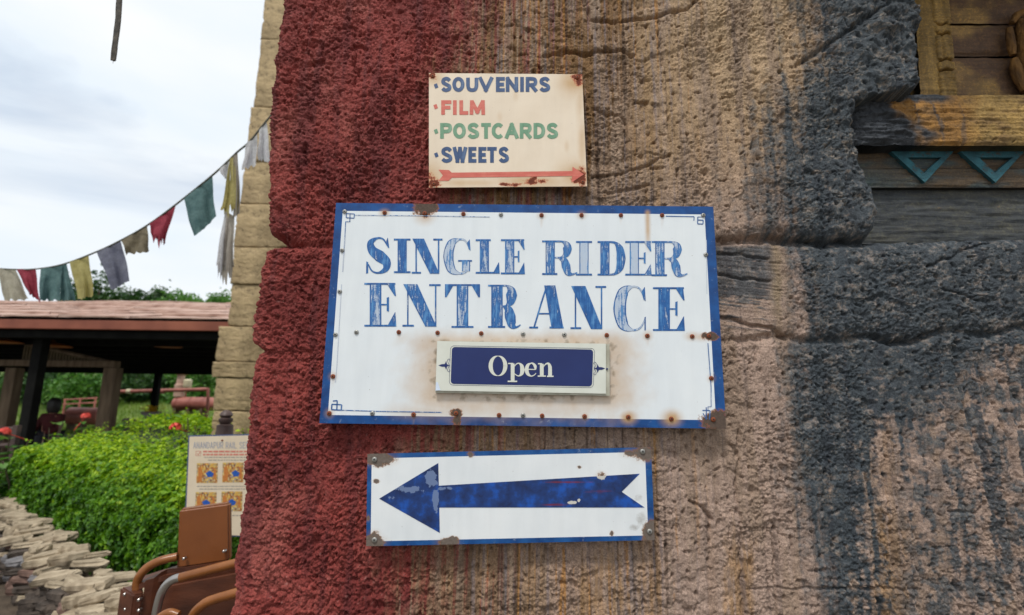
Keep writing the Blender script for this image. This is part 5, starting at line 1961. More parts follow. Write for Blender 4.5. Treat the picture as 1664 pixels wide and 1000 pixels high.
m.lathe((hx_, hy_ + 0.005, hz_ - 0.17), [(0.085, 0), (0.108, 0.05), (0.118, 0.13), (0.116, 0.20), (0.098, 0.26), (0.062, 0.30), (0.02, 0.312)], 20)
m.build('hair', M['hair'], person, True)
bn = empty('bench', (sx, YH, 0), 'dark bench the person sits on under the shelter', 'bench')
m = MB()
m.box((sx - 0.55, YH - 0.2, seat_z - 0.07), (sx + 0.5, YH + 0.25, seat_z - 0.015), 0.01)
m.build('seat', M['black'], bn)
m = MB()
m.box((sx - 0.55, YH + 0.25, seat_z + 0.1), (sx - 0.15, YH + 0.29, seat_z + 0.32), 0.01)
m.build('backrest', M['black'], bn)
for a in (-0.5, 0.4):
    for b in (-0.15, 0.2):
        m = MB()
        m.box((sx + a, YH + b, 0), (sx + a + 0.06, YH + b + 0.05, seat_z - 0.072))
        m.build('leg', M['black'], bn)

# ------------------------------------------------------------------ clipped hedge
HF0, HF1 = np.array([-6.6, 5.5]), np.array([-2.50, 2.75])      # front foot line, left to right
dirv = (HF1 - HF0) / np.linalg.norm(HF1 - HF0)
back = np.array([-dirv[1], dirv[0]])
if back[1] < 0:
    back = -back
HLEN, HDEP = np.linalg.norm(HF1 - HF0), 2.2
he = empty('clipped_hedge', (-4.6, 4.8, 0), 'dense clipped bright green hedge behind the low flat-stone wall', 'hedge')


def hedge_surf(s_, a_):
    """s along 0..1, a across: 0 front foot, 1 back foot -> point and normal of a rounded box section"""
    th_ = np.pi * a_
    ex = 0.42
    cx = -np.sign(np.cos(th_)) * np.abs(np.cos(th_)) ** ex
    cz = np.abs(np.sin(th_)) ** ex
    yy = (cx * 0.5 + 0.5) * HDEP
    zz_ = cz * (0.90 + 0.48 * yy / HDEP)
    nb = -np.sign(np.cos(th_)) * np.abs(np.cos(th_)) ** (2 - ex)
    nz = np.abs(np.sin(th_)) ** (2 - ex) + 1e-3
    return yy, zz_, nb, nz


n = 96000
s_ = RNG.uniform(0, 1, n)
a_ = RNG.uniform(0.0, 0.86, n)
# more even over the section
a_ = np.where(RNG.uniform(0, 1, n) < 0.5, RNG.uniform(0.0, 0.30, n) ** 1.0, a_)
yy, zz_, nb, nz = hedge_surf(s_, a_)
nl = np.hypot(nb, nz)
nb, nz = nb / nl, nz / nl
# right end rounding
endf = 1 - 0.0 * s_
lump = 0.09 * fbm(s_ * 9, a_ * 7, 3, 201) + 0.07 * fbm(s_ * 34, a_ * 22, 2, 205)
dep = RNG.uniform(0, 1, n) ** 1.6 * 0.16
# the section shrinks towards both ends
es = np.clip(np.minimum(s_, 1 - s_) * HLEN / 0.35, 0, 1)
es = np.sqrt(1 - (1 - es) ** 2)
cy_, cz_ = HDEP * 0.5, 0.3
yy = cy_ + (yy - cy_) * (0.35 + 0.65 * es)
zz_ = zz_ * (0.55 + 0.45 * es)
off = lump - dep
base = HF0[None, :] + dirv[None, :] * (s_ * HLEN)[:, None] + back[None, :] * (yy + nb * off)[:, None]
P = np.c_[base, zz_ + nz * off]
hole_ = fbm(s_ * 40, a_ * 26, 3, 221)
Nn = np.c_[back[None, :] * nb[:, None], nz] + np.c_[np.outer((s_ > 0.95) * 0.6, dirv), np.zeros(n)]
Nn = Nn + np.array([0, 0, 0.35])
tint = np.clip(0.24 + 0.35 * fbm(s_ * 16, a_ * 12, 3, 211) + RNG.normal(0, 0.17, n) + 0.62 * np.clip(nz - 0.2, 0, 1), 0, 1)  # bright young tops; sunlit top and shaded front also put into the tint
keep = ~((hole_ > 0.24) & (nz < 0.75) & (RNG.uniform(0, 1, n) < 0.8))
sh_i = np.where(nz > 0.8)[0][:900]
P[sh_i] += np.c_[np.zeros((900, 2)), RNG.uniform(0.02, 0.13, 900)]          # stray shoots
P, Nn, tint = P[keep], Nn[keep], tint[keep]
tint = np.where(RNG.uniform(0, 1, len(tint)) < 0.05, 0.0, tint)
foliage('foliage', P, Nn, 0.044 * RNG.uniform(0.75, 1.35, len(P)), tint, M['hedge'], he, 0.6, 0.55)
# woody core
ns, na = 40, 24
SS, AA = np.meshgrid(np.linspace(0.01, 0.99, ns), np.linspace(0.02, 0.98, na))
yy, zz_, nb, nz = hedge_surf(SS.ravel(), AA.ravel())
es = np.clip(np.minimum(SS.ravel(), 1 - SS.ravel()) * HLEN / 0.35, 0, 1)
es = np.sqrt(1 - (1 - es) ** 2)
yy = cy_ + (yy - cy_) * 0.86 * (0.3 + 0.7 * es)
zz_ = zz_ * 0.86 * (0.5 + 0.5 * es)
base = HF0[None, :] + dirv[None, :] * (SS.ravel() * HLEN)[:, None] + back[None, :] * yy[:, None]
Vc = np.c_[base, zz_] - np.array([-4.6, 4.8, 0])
link('twig_core', fastmesh('twig_core', Vc, gridfaces(na, ns), M['core']), he)
for k in range(16):
    s1 = random.uniform(0.05, 0.97)
    b0 = HF0 + dirv * s1 * HLEN + back * random.uniform(0.15, 0.5)
    m = MB()
    m.tube([(b0[0], b0[1], -0.02), (b0[0] + random.uniform(-.05, .05), b0[1], 0.2), (b0[0] + random.uniform(-.1, .1), b0[1] + 0.05, 0.45)], [0.02, 0.015, 0.01], 6)
    m.build('stem', M['bark'], he, True)


# ------------------------------------------------------------------ broad-leaved plants and red flowers around the hedge
def big_leaf(m, base, tip, width, droop):
    a, b = Vector(base), Vector(tip)
    d = b - a
    sd = d.cross(Vector((0, 0, 1)))
    if sd.length < 1e-4:
        sd = Vector((1, 0, 0))
    sd.normalize()
    up = sd.cross(d).normalized()
    prof = [0.12, 0.62, 1.0, 0.92, 0.55, 0.04]
    V, F = [], []
    for i, w in enumerate(prof):
        t_ = i / (len(prof) - 1)
        c = a + d * t_ - Vector((0, 0, 1)) * droop * t_ * t_
        V += [c + sd * width * w * 0.5 + up * width * w * 0.16, c, c - sd * width * w * 0.5 + up * width * w * 0.16]
    for i in range(len(prof) - 1):
        q = 3 * i
        F += [(q, q + 1, q + 4, q + 3), (q + 1, q + 2, q + 5, q + 4)]
    m.add(V, F)


def broad_plant(px, pytop, Y, nleaf, size, label, flowers=0, fmat='redflower', seed=1, z0=0.0):
    rnd = random.Random(seed)
    tp = at(px, pytop, Y)
    x, y, zt = tp[0], Y, tp[2]
    rt = empty('flowering_plant' if flowers else 'broadleaf_plant', (x, y, z0), label, 'plant', 'plants around the hedge')
    st = MB()
    tips = []
    for k in range(5):
        a = rnd.uniform(0, 6.28)
        r_ = rnd.uniform(0.05, 0.28) * size / 0.2
        e = (x + math.cos(a) * r_, y + math.sin(a) * r_ * 0.7, zt - rnd.uniform(0.02, 0.2) * size / 0.2)
        st.tube([(x + rnd.uniform(-.05, .05), y, z0 - 0.02), (x + math.cos(a) * r_ * .5, y + math.sin(a) * r_ * .3, (zt + z0) * 0.55), e], [0.014, 0.01, 0.006], 6)
        tips.append(e)
    st.build('stem', M['bark'], rt, True)
    for k in range(nleaf):
        e = rnd.choice(tips)
        f_ = rnd.uniform(0.45, 1.0)
        b = (x + (e[0] - x) * f_, y + (e[1] - y) * f_, z0 + (e[2] - z0) * f_)
        a = rnd.uniform(0, 6.28)
        L_ = size * rnd.uniform(0.6, 1.15)
        tip = (b[0] + math.cos(a) * L_, b[1] + math.sin(a) * L_, b[2] + rnd.uniform(-0.15, 0.5) * L_)
        m = MB()
        big_leaf(m, b, tip, L_ * 0.55, L_ * 0.25)
        o = m.build('leaf', M['leaf_mid'], rt, True)
        vflt(o.data, 'tint', np.full(len(o.data.vertices), rnd.uniform(0.2, 1.0)))
    for k in range(flowers):
        e = tips[k % len(tips)]
        c = (tp[0] + rnd.uniform(-0.1, 0.1), y - 0.1 + rnd.uniform(-0.05, 0.05), zt + rnd.uniform(-0.0, 0.03))
        m = MB()
        for q in range(26):
            dv = Vector((rnd.gauss(0, 1), rnd.gauss(0, 1), abs(rnd.gauss(0, 1)) * 0.8)).normalized()
            pc_ = Vector(c) + dv * 0.06
            tdir = dv.orthogonal().normalized()
            sd = dv.cross(tdir)
            for pt in range(4):
                an = pt * 1.57
                u1 = tdir * math.cos(an) + sd * math.sin(an)
                u2 = tdir * math.cos(an + .8) + sd * math.sin(an + .8)
                u0 = tdir * math.cos(an - .8) + sd * math.sin(an - .8)
                m.add([pc_, pc_ + u0 * 0.016 + dv * .004, pc_ + u1 * 0.03, pc_ + u2 * 0.016 + dv * .004], [(0, 1, 2, 3)])
        m.tube([c, e], 0.006, 5)
        m.build('flower_head', M[fmat], rt)
    return rt


broad_plant(28, 703, 5.6, 26, 0.26, 'broad-leaved plant with red flower head beside the rail fence at far left', 1, seed=3)
broad_plant(92, 676, 6.6, 24, 0.30, 'large pale-leaved plant rising behind the hedge in front of the seated person', 0, seed=4)
broad_plant(66, 692, 6.1, 22, 0.28, 'large glossy-leaved plant behind the hedge below the black post', 0, seed=14)
broad_plant(152, 680, 6.9, 14, 0.22, 'plant with red flower head behind the hedge by the brown timber post', 1, seed=5)
broad_plant(186, 690, 6.6, 20, 0.22, 'leafy plant behind the hedge right of the timber post', 0, seed=6)
broad_plant(228, 684, 6.4, 22, 0.22, 'leafy plant behind the hedge below the thin black post', 0, seed=7)
broad_plant(283, 697, 4.9, 18, 0.2, 'plant with orange red flower head near the notice board', 1, seed=8)
broad_plant(290, 668, 6.2, 24, 0.18, 'small leafy plant standing up in front of the boiler', 0, seed=9)
broad_plant(328, 668, 5.4, 16, 0.26, 'light green broad-leaved plant beside the tower foot', 0, seed=10)
broad_plant(14, 745, 5.0, 30, 0.30, 'large-leaved plant hanging over the left end of the hedge', 0, seed=11)
broad_plant(40, 725, 5.2, 26, 0.26, 'large-leaved plant overlapping the hedge near its left end', 0, seed=12)
broad_plant(310, 690, 5.0, 22, 0.16, 'leafy plant just left of the notice board post', 0, seed=13)
fp = at(246, 666, 9.6)
pot = empty('flower_pot', (fp[0], 9.6, 0), 'grey pedestal pot with yellow flowers beside the thin black post', 'flower pot')
m = MB()
m.lathe((fp[0], 9.6, 0), [(0.16, 0), (0.13, 0.1), (0.10, 0.5), (0.12, fp[2] - 0.15), (0.19, fp[2] - 0.05), (0.17, fp[2] - 0.04)], 18)
m.build('pedestal', M['flag_grey'], pot, True)
m = MB()
for q in range(60):
    an, rr2 = random.uniform(0, 6.28), random.uniform(0, 0.24)
    c = Vector((fp[0] + math.cos(an) * rr2, 9.6 + math.sin(an) * rr2, fp[2] + random.uniform(-0.05, 0.09)))
    for pt in range(5):
        b = pt * 1.256
        m.add([c, c + Vector((math.cos(b - .5) * .03, math.sin(b - .5) * .03, .01)), c + Vector((math.cos(b) * .05, math.sin(b) * .05, 0)), c + Vector((math.cos(b + .5) * .03, math.sin(b + .5) * .03, .01))], [(0, 1, 2, 3)])
m.build('blossom', M['yellowflower'], pot)

# ------------------------------------------------------------------ dry-laid flat stone wall in front of the hedge
dw = empty('dry_stone_wall', (-3.6, 3.2, 0), 'low dry-laid wall of flat tan and grey stones along the hedge foot', 'stone wall')
smesh = []


def flagstone(rx, ry, h, seed):
    rnd = np.random.default_rng(seed)
    n_ = 11
    an = np.sort(rnd.uniform(0, 2 * np.pi, n_) * 0.25 + np.linspace(0, 2 * np.pi, n_, endpoint=False) * 1.0)
    r_ = rnd.uniform(0.72, 1.08, n_)
    ox, oy = np.cos(an) * rx * r_, np.sin(an) * ry * r_
    V, F = [], []
    for (s_, z_) in ((0.90, 0), (1.0, h * 0.35), (0.99, h * 0.72), (0.90, h)):
        for i in range(n_):
            V.append((ox[i] * s_ + rnd.normal(0, .006), oy[i] * s_ + rnd.normal(0, .006), z_ + rnd.normal(0, h * 0.035)))
    for l_ in range(3):
        for i in range(n_):
            j = (i + 1) % n_
            F.append((l_ * n_ + i, l_ * n_ + j, (l_ + 1) * n_ + j, (l_ + 1) * n_ + i))
    b = len(V)
    V += [(0, 0, h * 1.01), (0, 0, 0)]
    for i in range(n_):
        j = (i + 1) % n_
        F += [(3 * n_ + i, 3 * n_ + j, b), (j, i, b + 1)]
    return V, F


for k in range(14):
    V, F = flagstone(random.uniform(0.13, 0.26), random.uniform(0.10, 0.16), random.uniform(0.035, 0.065), 500 + k)
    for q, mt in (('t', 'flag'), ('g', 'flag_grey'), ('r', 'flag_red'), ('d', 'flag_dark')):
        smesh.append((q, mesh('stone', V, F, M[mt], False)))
tanm = [m_ for q, m_ in smesh if q == 't']
grm = [m_ for q, m_ in smesh if q == 'g']
rdm = [m_ for q, m_ in smesh if q == 'r']
dkm = [m_ for q, m_ in smesh if q == 'd']
W0, W1 = np.array([-6.9, 5.1]), np.array([-1.9, 1.75])
wd = (W1 - W0) / np.linalg.norm(W1 - W0)
wn = np.array([wd[1], -wd[0]])
if wn[1] > 0:
    wn = -wn
WL = np.linalg.norm(W1 - W0)
W0, W1 = np.array([-6.6, 5.45]), np.array([-2.0, 1.79])
wd = (W1 - W0) / np.linalg.norm(W1 - W0)
wn = np.array([wd[1], -wd[0]])
if wn[1] > 0:
    wn = -wn
WL = np.linalg.norm(W1 - W0)


def lay_stone(me, s_, out_, z_, sc_=1.0, tilt=0.10):
    c = W0 + wd * s_ + wn * out_
    o = link('stone', me, dw, (c[0], c[1], z_ + random.uniform(-0.008, 0.008)))
    o.rotation_euler = (random.uniform(-tilt, tilt), random.uniform(-tilt, tilt), math.atan2(wd[1], wd[0]) + random.uniform(-.7, .7) + 0.9)
    o.scale = (sc_ * random.uniform(0.85, 1.15), sc_ * random.uniform(0.85, 1.1), random.uniform(0.85, 1.3))


for lay in range(5):            # the face: small grey and reddish stones stepping in, most with shade put into their colour
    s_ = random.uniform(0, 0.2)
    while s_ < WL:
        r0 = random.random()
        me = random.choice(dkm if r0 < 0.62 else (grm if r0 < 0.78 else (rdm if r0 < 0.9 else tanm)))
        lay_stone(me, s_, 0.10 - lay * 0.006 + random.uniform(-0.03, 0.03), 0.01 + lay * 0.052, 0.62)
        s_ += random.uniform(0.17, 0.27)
for lay, rows_ in ((5, (0.04, -0.12)), (6, (0.0, -0.15))):      # the capping: big flat tan slabs
    for out_ in rows_:
        s_ = random.uniform(0, 0.25)
        while s_ < WL:
            if lay == 5 or random.random() < 0.62:
                lay_stone(random.choice(tanm), s_, out_ + random.uniform(-0.05, 0.05), 0.27 + (lay - 5) * 0.05, random.uniform(0.48, 0.76), 0.14)
            s_ += random.uniform(0.17, 0.28)
# scattered pebbles and rubble at its foot: one mass
Vb, Fb = [], []
for k in range(700):
    s_ = random.uniform(0, WL)
    out_ = 0.30 + abs(random.gauss(0, 0.5))
    c = W0 + wd * s_ + wn * out_
    V, F = flagstone(random.uniform(.03, .09), random.uniform(.025, .07), random.uniform(.02, .06), 900 + k % 30)
    an = random.uniform(0, 6.28)
    b = len(Vb)
    for (x_, y_, z_) in V:
        Vb.append((c[0] + x_ * math.cos(an) - y_ * math.sin(an), c[1] + x_ * math.sin(an) + y_ * math.cos(an), z_ + 0.005))
    Fb += [tuple(i + b for i in f) for f in F]
o = build('rubble', Vb, Fb, simple('dark_rubble', lin(50, 40, 34), lin(96, 82, 72), 5, 0.9), None)
tag(o, 'dark loose rubble and pebbles at the foot of the flat-stone wall', 'rubble', None, 'stuff')
# soil under hedge and wall
sb2 = [(W0 + wn * 2.4), (W1 + wn * 2.4), (HF1 + dirv * 0.5 + back * 0.2), (HF1 + dirv * 0.5 + back * 4), (HF0 + back * 4)]
o = build('planting_bed', [(p_[0], p_[1], 0.004) for p_ in sb2], [(0, 1, 2, 3, 4)], M['soil'], None)
tag(o, 'dark soil bed under the hedge', None, None, 'structure')

# ------------------------------------------------------------------ notice board on a post
YN = 2.1
nbp = at(362, 700, YN + 0.06)
no = empty('notice_board', (nbp[0], YN + 0.06, 0), 'cream notice board with small photos on a dark turned post left of the red wall', 'notice board')
QN = [(308, 710), (440, 707), (436, 872), (301, 868)]
M['board_cream'] = simple('notice_cream', lin(206, 190, 164), lin(218, 204, 180), 6, 0.5)
panel('back_panel', [(306, 708), (442, 705), (438, 874), (299, 870)], YN + 0.004, 0.016, simple('notice_edge', lin(60, 74, 110), lin(80, 92, 124), 8, 0.5), no, None, None, 6, 6)
panel('face_panel', QN, YN, 0.003, M['board_cream'], no, None, None, 8, 8)
SN = Strips(YN - 0.0008)
txt = 'ANANDAPUR RAIL SERVICE'
xx = 314.0
for ch in txt:
    if ch != ' ':
        wch = 1.6 if ch == 'I' else 4.6
        sans(SN, ch, xx, xx + wch, 718.5, 729, 1.2, 0.3)
        xx += wch + 0.9
    else:
        xx += 3.2
SN.build('lettering', simple('notice_blue_grey', lin(150, 152, 160), lin(168, 168, 172), 10, 0.6), no)['label'] = 'pale blue grey heading'
SN = Strips(YN - 0.0008)
SN.stroke([(318.5, 733.5), (326.5, 733.5), (326, 740.5), (318, 740.5), (318.5, 733)], 0.7, 0)
SN.stroke([(320, 737), (322, 739.5), (325.5, 734)], 0.9, 0)
rndn = random.Random(5)
for y_ in (734, 739):
    xx = 330.0
    while xx < 420:
        w = rndn.uniform(3, 9)
        SN.rect(xx, y_ - 1.3, xx + w, y_ + 1.3, 0.3)
        xx += w + 1.3
SN.build('red_text_lines', simple('notice_red', lin(196, 110, 96), lin(206, 128, 112), 10, 0.6), no)['kind'] = 'stuff'
SN = Strips(YN - 0.0008)
for (y_, xa, xb) in ((743.5, 332, 412), (748, 338, 406), (790.5, 320, 424), (795, 324, 420), (838, 320, 424)):
    xx = xa
    while xx < xb:
        w = rndn.uniform(2, 7)
        SN.rect(xx, y_ - 0.7, xx + w, y_ + 0.7, 0.3)
        xx += w + 1.2
SN.build('small_text_lines', simple('notice_grey', lin(140, 134, 126), lin(156, 150, 140), 10, 0.6), no)['kind'] = 'stuff'
# four small photographs, each a print of soft colour patches
t = NT('small_print')
v = t.coord()
n_p = t.n('ShaderNodeTexVoronoi')
n_p.inputs['Scale'].default_value = 95
t.l(v, n_p.inputs['Vector'])
sep = t.n('ShaderNodeSeparateColor')
t.l(n_p.outputs['Color'], sep.inputs['Color'])
colp = t.ramp(sep.outputs[0], (0.1, lin(206, 172, 84)), (0.35, lin(184, 116, 48)), (0.55, lin(116, 82, 62)), (0.75, lin(214, 190, 120)), (0.95, lin(150, 140, 130)))
t.set(Base_Color=colp, Roughness=0.4)
M['print'] = t.m
M['print_blue'] = simple('print_blue', lin(24, 66, 146), lin(36, 96, 180), 60, 0.5)
M['print_skin'] = simple('print_orange', lin(176, 96, 40), lin(196, 132, 64), 60, 0.5)
for (x0_, x1_, y0_, y1_) in ((320, 354, 753, 785), (362, 396, 752, 784), (318, 352, 800, 832), (360, 394, 799, 831)):
    o = panel('photo_print', [(x0_, y0_), (x1_, y0_), (x1_ - 1, y1_), (x0_ - 1, y1_)], YN - 0.001, 0.0007, M['print'], no, None, None, 4, 4)
    SP = Strips(YN - 0.0016)
    cx, cy = x0_ + 20 - (y0_ > 790) * 4, y0_ + 17
    SP.poly([(cx - 6, cy - 1), (cx + 1, cy - 5), (cx + 8, cy + 0), (cx + 5, cy + 5), (cx - 2, cy + 6)], 0)
    SP.build('blue_patch', M['print_blue'], o)
    SP = Strips(YN - 0.0016)
    SP.poly([(x0_ + 2, y0_ + 8), (x0_ + 6, y0_ + 4), (x0_ + 9, y0_ + 14), (x0_ + 8, y1_ - 2), (x0_ + 2, y1_ - 2)], 0)
    SP.build('orange_patch', M['print_skin'], o)
    SP = Strips(YN - 0.0016)
    SP.poly([(x1_ - 7, y0_ + 6), (x1_ - 3, y0_ + 10), (x1_ - 3, y1_ - 6), (x1_ - 7, y1_ - 8)], 0)
    SP.build('orange_patch', M['print_skin'], o)
m = MB()
pr_ = 9.0 / 832 * 3.36
zt_ = at(366, 704, YN + 0.06)[2]
m.lathe((nbp[0] + 0.012, YN + 0.06, 0), [(pr_ * 1.5, 0), (pr_ * 1.5, zt_ - 0.02), (pr_ * 1.35, zt_ + 0.02), (pr_ * 1.35, zt_ + 0.05), (pr_ * 0.8, zt_ + 0.058), (pr_ * 1.15, zt_ + 0.075), (pr_ * 1.15, zt_ + 0.09), (pr_ * 0.75, zt_ + 0.098), (pr_ * 1.1, zt_ + 0.112), (pr_ * 0.9, zt_ + 0.13), (pr_ * 0.3, zt_ + 0.145)], 20)
m.build('post', M['finial'], no, True)
screw(no, 361, 716, YN - 0.002, 1, 0.006)

# ------------------------------------------------------------------ brown cart with bent handles
YC = 0.95
ct = empty('brown_cart', (at(300, 960, YC)[0], YC, 0), 'brown box cart with bent tubular handles and upright brown panel below the notice board', 'cart')
# upright back panel, turned a little
a0, a1 = at(291, 829, YC + 0.10), at(373, 818, YC + 0.16)
b0, b1 = at(287, 925, YC + 0.10), at(374, 912, YC + 0.16)
th = np.array([-0.018, 0.05, 0.0])
V = [a0, a1, b1, b0, a0 + th, a1 + th, b1 + th, b0 + th]
import bmesh
bm = bmesh.new()
vs = [bm.verts.new(tuple(map(float, q))) for q in V]
for f in [(0, 3, 2, 1), (4, 5, 6, 7), (0, 1, 5, 4), (3, 7, 6, 2), (0, 4, 7, 3), (1, 2, 6, 5)]:
    bm.faces.new([vs[i] for i in f])
bmesh.ops.recalc_face_normals(bm, faces=bm.faces[:])
bmesh.ops.bevel(bm, geom=bm.edges[:], offset=0.008, segments=3, affect='EDGES')
bm.verts.index_update()
build('back_panel', [v.co[:] for v in bm.verts], [tuple(v.index for v in f.verts) for f in bm.faces], M['brownplastic'], ct)
bm.free()
# box: near corner post and body
c_t = at(218, 967, YC)
zb_ = c_t[2]
corner = [at(196, 952, YC + 0.08), at(217, 968, YC), at(234, 961, YC + 0.02), at(232, 944, YC + 0.11)]
V = [(q[0], q[1], zb_) for q in corner] + [(q[0], q[1], 0.12) for q in corner]
def solid(name, V, F, mat, parent, bev):
    bm = bmesh.new()
    vs = [bm.verts.new(tuple(map(float, q))) for q in V]
    for f in F:
        bm.faces.new([vs[i] for i in f])
    bmesh.ops.recalc_face_normals(bm, faces=bm.faces[:])
    bmesh.ops.bevel(bm, geom=bm.edges[:], offset=bev, segments=2, affect='EDGES')
    bm.verts.index_update()
    o = build(name, [v.co[:] for v in bm.verts], [tuple(v.index for v in f.verts) for f in bm.faces], mat, parent)
    bm.free()
    return o
BOXF = [(0, 1, 2, 3), (7, 6, 5, 4), (0, 4, 5, 1), (1, 5, 6, 2), (2, 6, 7, 3), (3, 7, 4, 0)]
solid('corner_post', V, BOXF, M['mahog'], ct, 0.006)
# side board with scooped top running back to the panel
e1, e2 = at(238, 946, YC + 0.03), at(400, 915, YC + 0.12)
side_top = [(236, 944), (250, 940), (262, 930), (272, 925), (300, 922), (340, 918), (400, 908)]
V, F = [], []
for i, (px, py) in enumerate(side_top):
    Yi = YC + 0.03 + 0.10 * i / (len(side_top) - 1)
    q = at(px, py, Yi)
    V += [(q[0], q[1], q[2]), (q[0], q[1] + 0.03, q[2]), (q[0], q[1] + 0.03, 0.14), (q[0], q[1], 0.14)]
for i in range(len(side_top) - 1):
    for k in range(4):
        k2 = (k + 1) % 4
        F.append((4 * i + k, 4 * i + k2, 4 * i + 4 + k2, 4 * i + 4 + k))
F += [(3, 2, 1, 0), (len(V) - 4, len(V) - 3, len(V) - 2, len(V) - 1)]
build('side_board', V, F, M['mahog'], ct)
# top shelf between post and panel
sh_ = [at(226, 950, YC + 0.05), at(262, 937, YC + 0.06), at(300, 928, YC + 0.10), at(292, 918, YC + 0.16), at(226, 938, YC + 0.14)]
V = [(q[0], q[1], q[2]) for q in sh_] + [(q[0], q[1], q[2] - 0.02) for q in sh_]
build('shelf', V, [(0, 1, 2, 3, 4), (9, 8, 7, 6, 5)] + [(i, i + 5, (i + 1) % 5 + 5, (i + 1) % 5) for i in range(5)], M['mahog'], ct)


def rail(name, pts, Ys, rad, mat, n=22):
    P_ = [at(px, py, Y) for (px, py), Y in zip(pts, Ys)]
    pp = [np.array(q) for q in P_]
    ext = [2 * pp[0] - pp[1]] + pp + [2 * pp[-1] - pp[-2]]
    out = []
    for i in range(len(pp) - 1):
        a, b, c, d = ext[i:i + 4]
        for k in range(6):
            t_ = k / 6
            out.append(0.5 * (2 * b + (c - a) * t_ + (2 * a - 5 * b + 4 * c - d) * t_ ** 2 + (3 * b - a - 3 * c + d) * t_ ** 3))
    out.append(pp[-1])
    m = MB()
    m.tube([tuple(q) for q in out], rad, 14)
    return m.build(name, mat, ct, True)


rail('handle', [(222, 962), (223, 946), (230, 932), (243, 920), (262, 911), (288, 905)], [YC + 0.06] * 3 + [YC + 0.07, YC + 0.08, YC + 0.10], 0.0165, M['tubewood'])
rail('handle_bend', [(252, 1010), (255, 990), (262, 965), (272, 949), (284, 941), (295, 938)], [YC - 0.06] * 6, 0.0155, M['steel'])
rail('handle', [(293, 939), (320, 932), (350, 924), (400, 911)], [YC - 0.06, YC - 0.055, YC - 0.05, YC - 0.04], 0.0172, M['tubewood'])
rail('handle', [(308, 1012), (318, 994), (334, 980), (352, 973), (376, 966), (410, 956)], [YC - 0.16] * 6, 0.0165, M['tubewood'])
rail('handle', [(250, 1015), (262, 1002), (276, 996), (290, 1000)], [YC - 0.22] * 4, 0.014, M['tubewood'])
for (px, py, Y) in ((203, 966, YC + 0.045), (204, 990, YC + 0.042), (226, 975, YC - 0.004), (226, 992, YC - 0.004), (299, 908, YC + 0.09), (364, 896, YC + 0.14)):
    q = at(px, py, Y)
    m = MB()
    m.lathe((q[0], q[1], q[2]), [(0.006, 0.012), (0.006, -0.004), (0.003, -0.007)], 10, 'Y')
    m.build('bolt', M['steel'], ct, True)
# body panel behind the rails
V = []
for (px, py, Y) in ((262, 956, YC + 0.0), (400, 930, YC + 0.06)):
    q = at(px, py, Y)
    V += [(q[0], q[1], q[2]), (q[0], q[1] + 0.025, q[2]), (q[0], q[1] + 0.025, 0.14), (q[0], q[1], 0.14)]
build('body_panel', V, [(0, 1, 5, 4), (1, 2, 6, 5), (2, 3, 7, 6), (3, 0, 4, 7), (3, 2, 1, 0), (4, 5, 6, 7)], M['mahog'], ct)
for (px, Y) in ((215, YC + 0.05), (380, YC + 0.1)):
    q = at(px, 968, Y)
    m = MB()
    m.lathe((q[0] - 0.02, Y + 0.03, 0.09), [(0.03, 0), (0.09, 0.004), (0.09, 0.036), (0.03, 0.04)], 20, 'X')
    m.build('wheel', M['black'], ct, True)

# ------------------------------------------------------------------ prayer flags
LINE = [(470, 152), (432, 198), (405, 231), (385, 248), (350, 281), (288, 331), (240, 366), (198, 390), (158, 409), (105, 429), (62, 437), (20, 438), (-40, 433), (-120, 420), (-230, 396), (-330, 368)]


def fY(px):
    return 1.9 + 0.0022 * (430 - px)


fl = empty('flag_string', at(230, 372, fY(230)), 'string of faded coloured prayer flags sagging from the tower over the shelter roof', 'flags')
pts = bez(LINE, 70)
m = MB()
cpts = [np.array(at(px, py, fY(px))) for px, py in pts]
tie = np.array([-0.64, 0.90, cpts[0][2] + 0.12])
cpts = [tie, (tie + cpts[0]) / 2 + np.array([0, 0, -0.03])] + cpts
m.tube(cpts, 0.0062, 6)
m.build('cord', M['cord'], fl, True)
fpole = cpts[-1]
fp_ = empty('flag_pole', (fpole[0], fpole[1], 0), 'slim timber pole left of the frame holding the end of the flag string', 'pole')
m = MB()
m.tube([(fpole[0], fpole[1], -0.05), (fpole[0], fpole[1], fpole[2] * 0.6), (fpole[0], fpole[1], fpole[2] + 0.15)], [0.045, 0.04, 0.034], 10)
m.build('shaft', M['oldwood'], fp_, True)


def clothmat(name, c1, c2, trans=0.5):
    t = NT(name)
    v = t.coord()
    n_ = t.noise(v, 14, 5, 0.6)
    w = t.noise(v, 70, 3)
    col = t.mix(0.5, t.ramp(n_, (0.3, c1), (0.7, c2)), t.ramp(w, (0.35, 0.7), (0.65, 1.15)), 'MULTIPLY')
    t.set(Base_Color=col, Roughness=0.9)
    tr = t.n('ShaderNodeBsdfTranslucent')
    t.l(col, tr.inputs['Color'])
    ms = t.n('ShaderNodeMixShader')
    ms.inputs[0].default_value = trans
    t.l(t.b.outputs[0], ms.inputs[1])
    t.l(tr.outputs[0], ms.inputs[2])
    t.l(ms.outputs[0], t.o.inputs['Surface'])
    return t.m


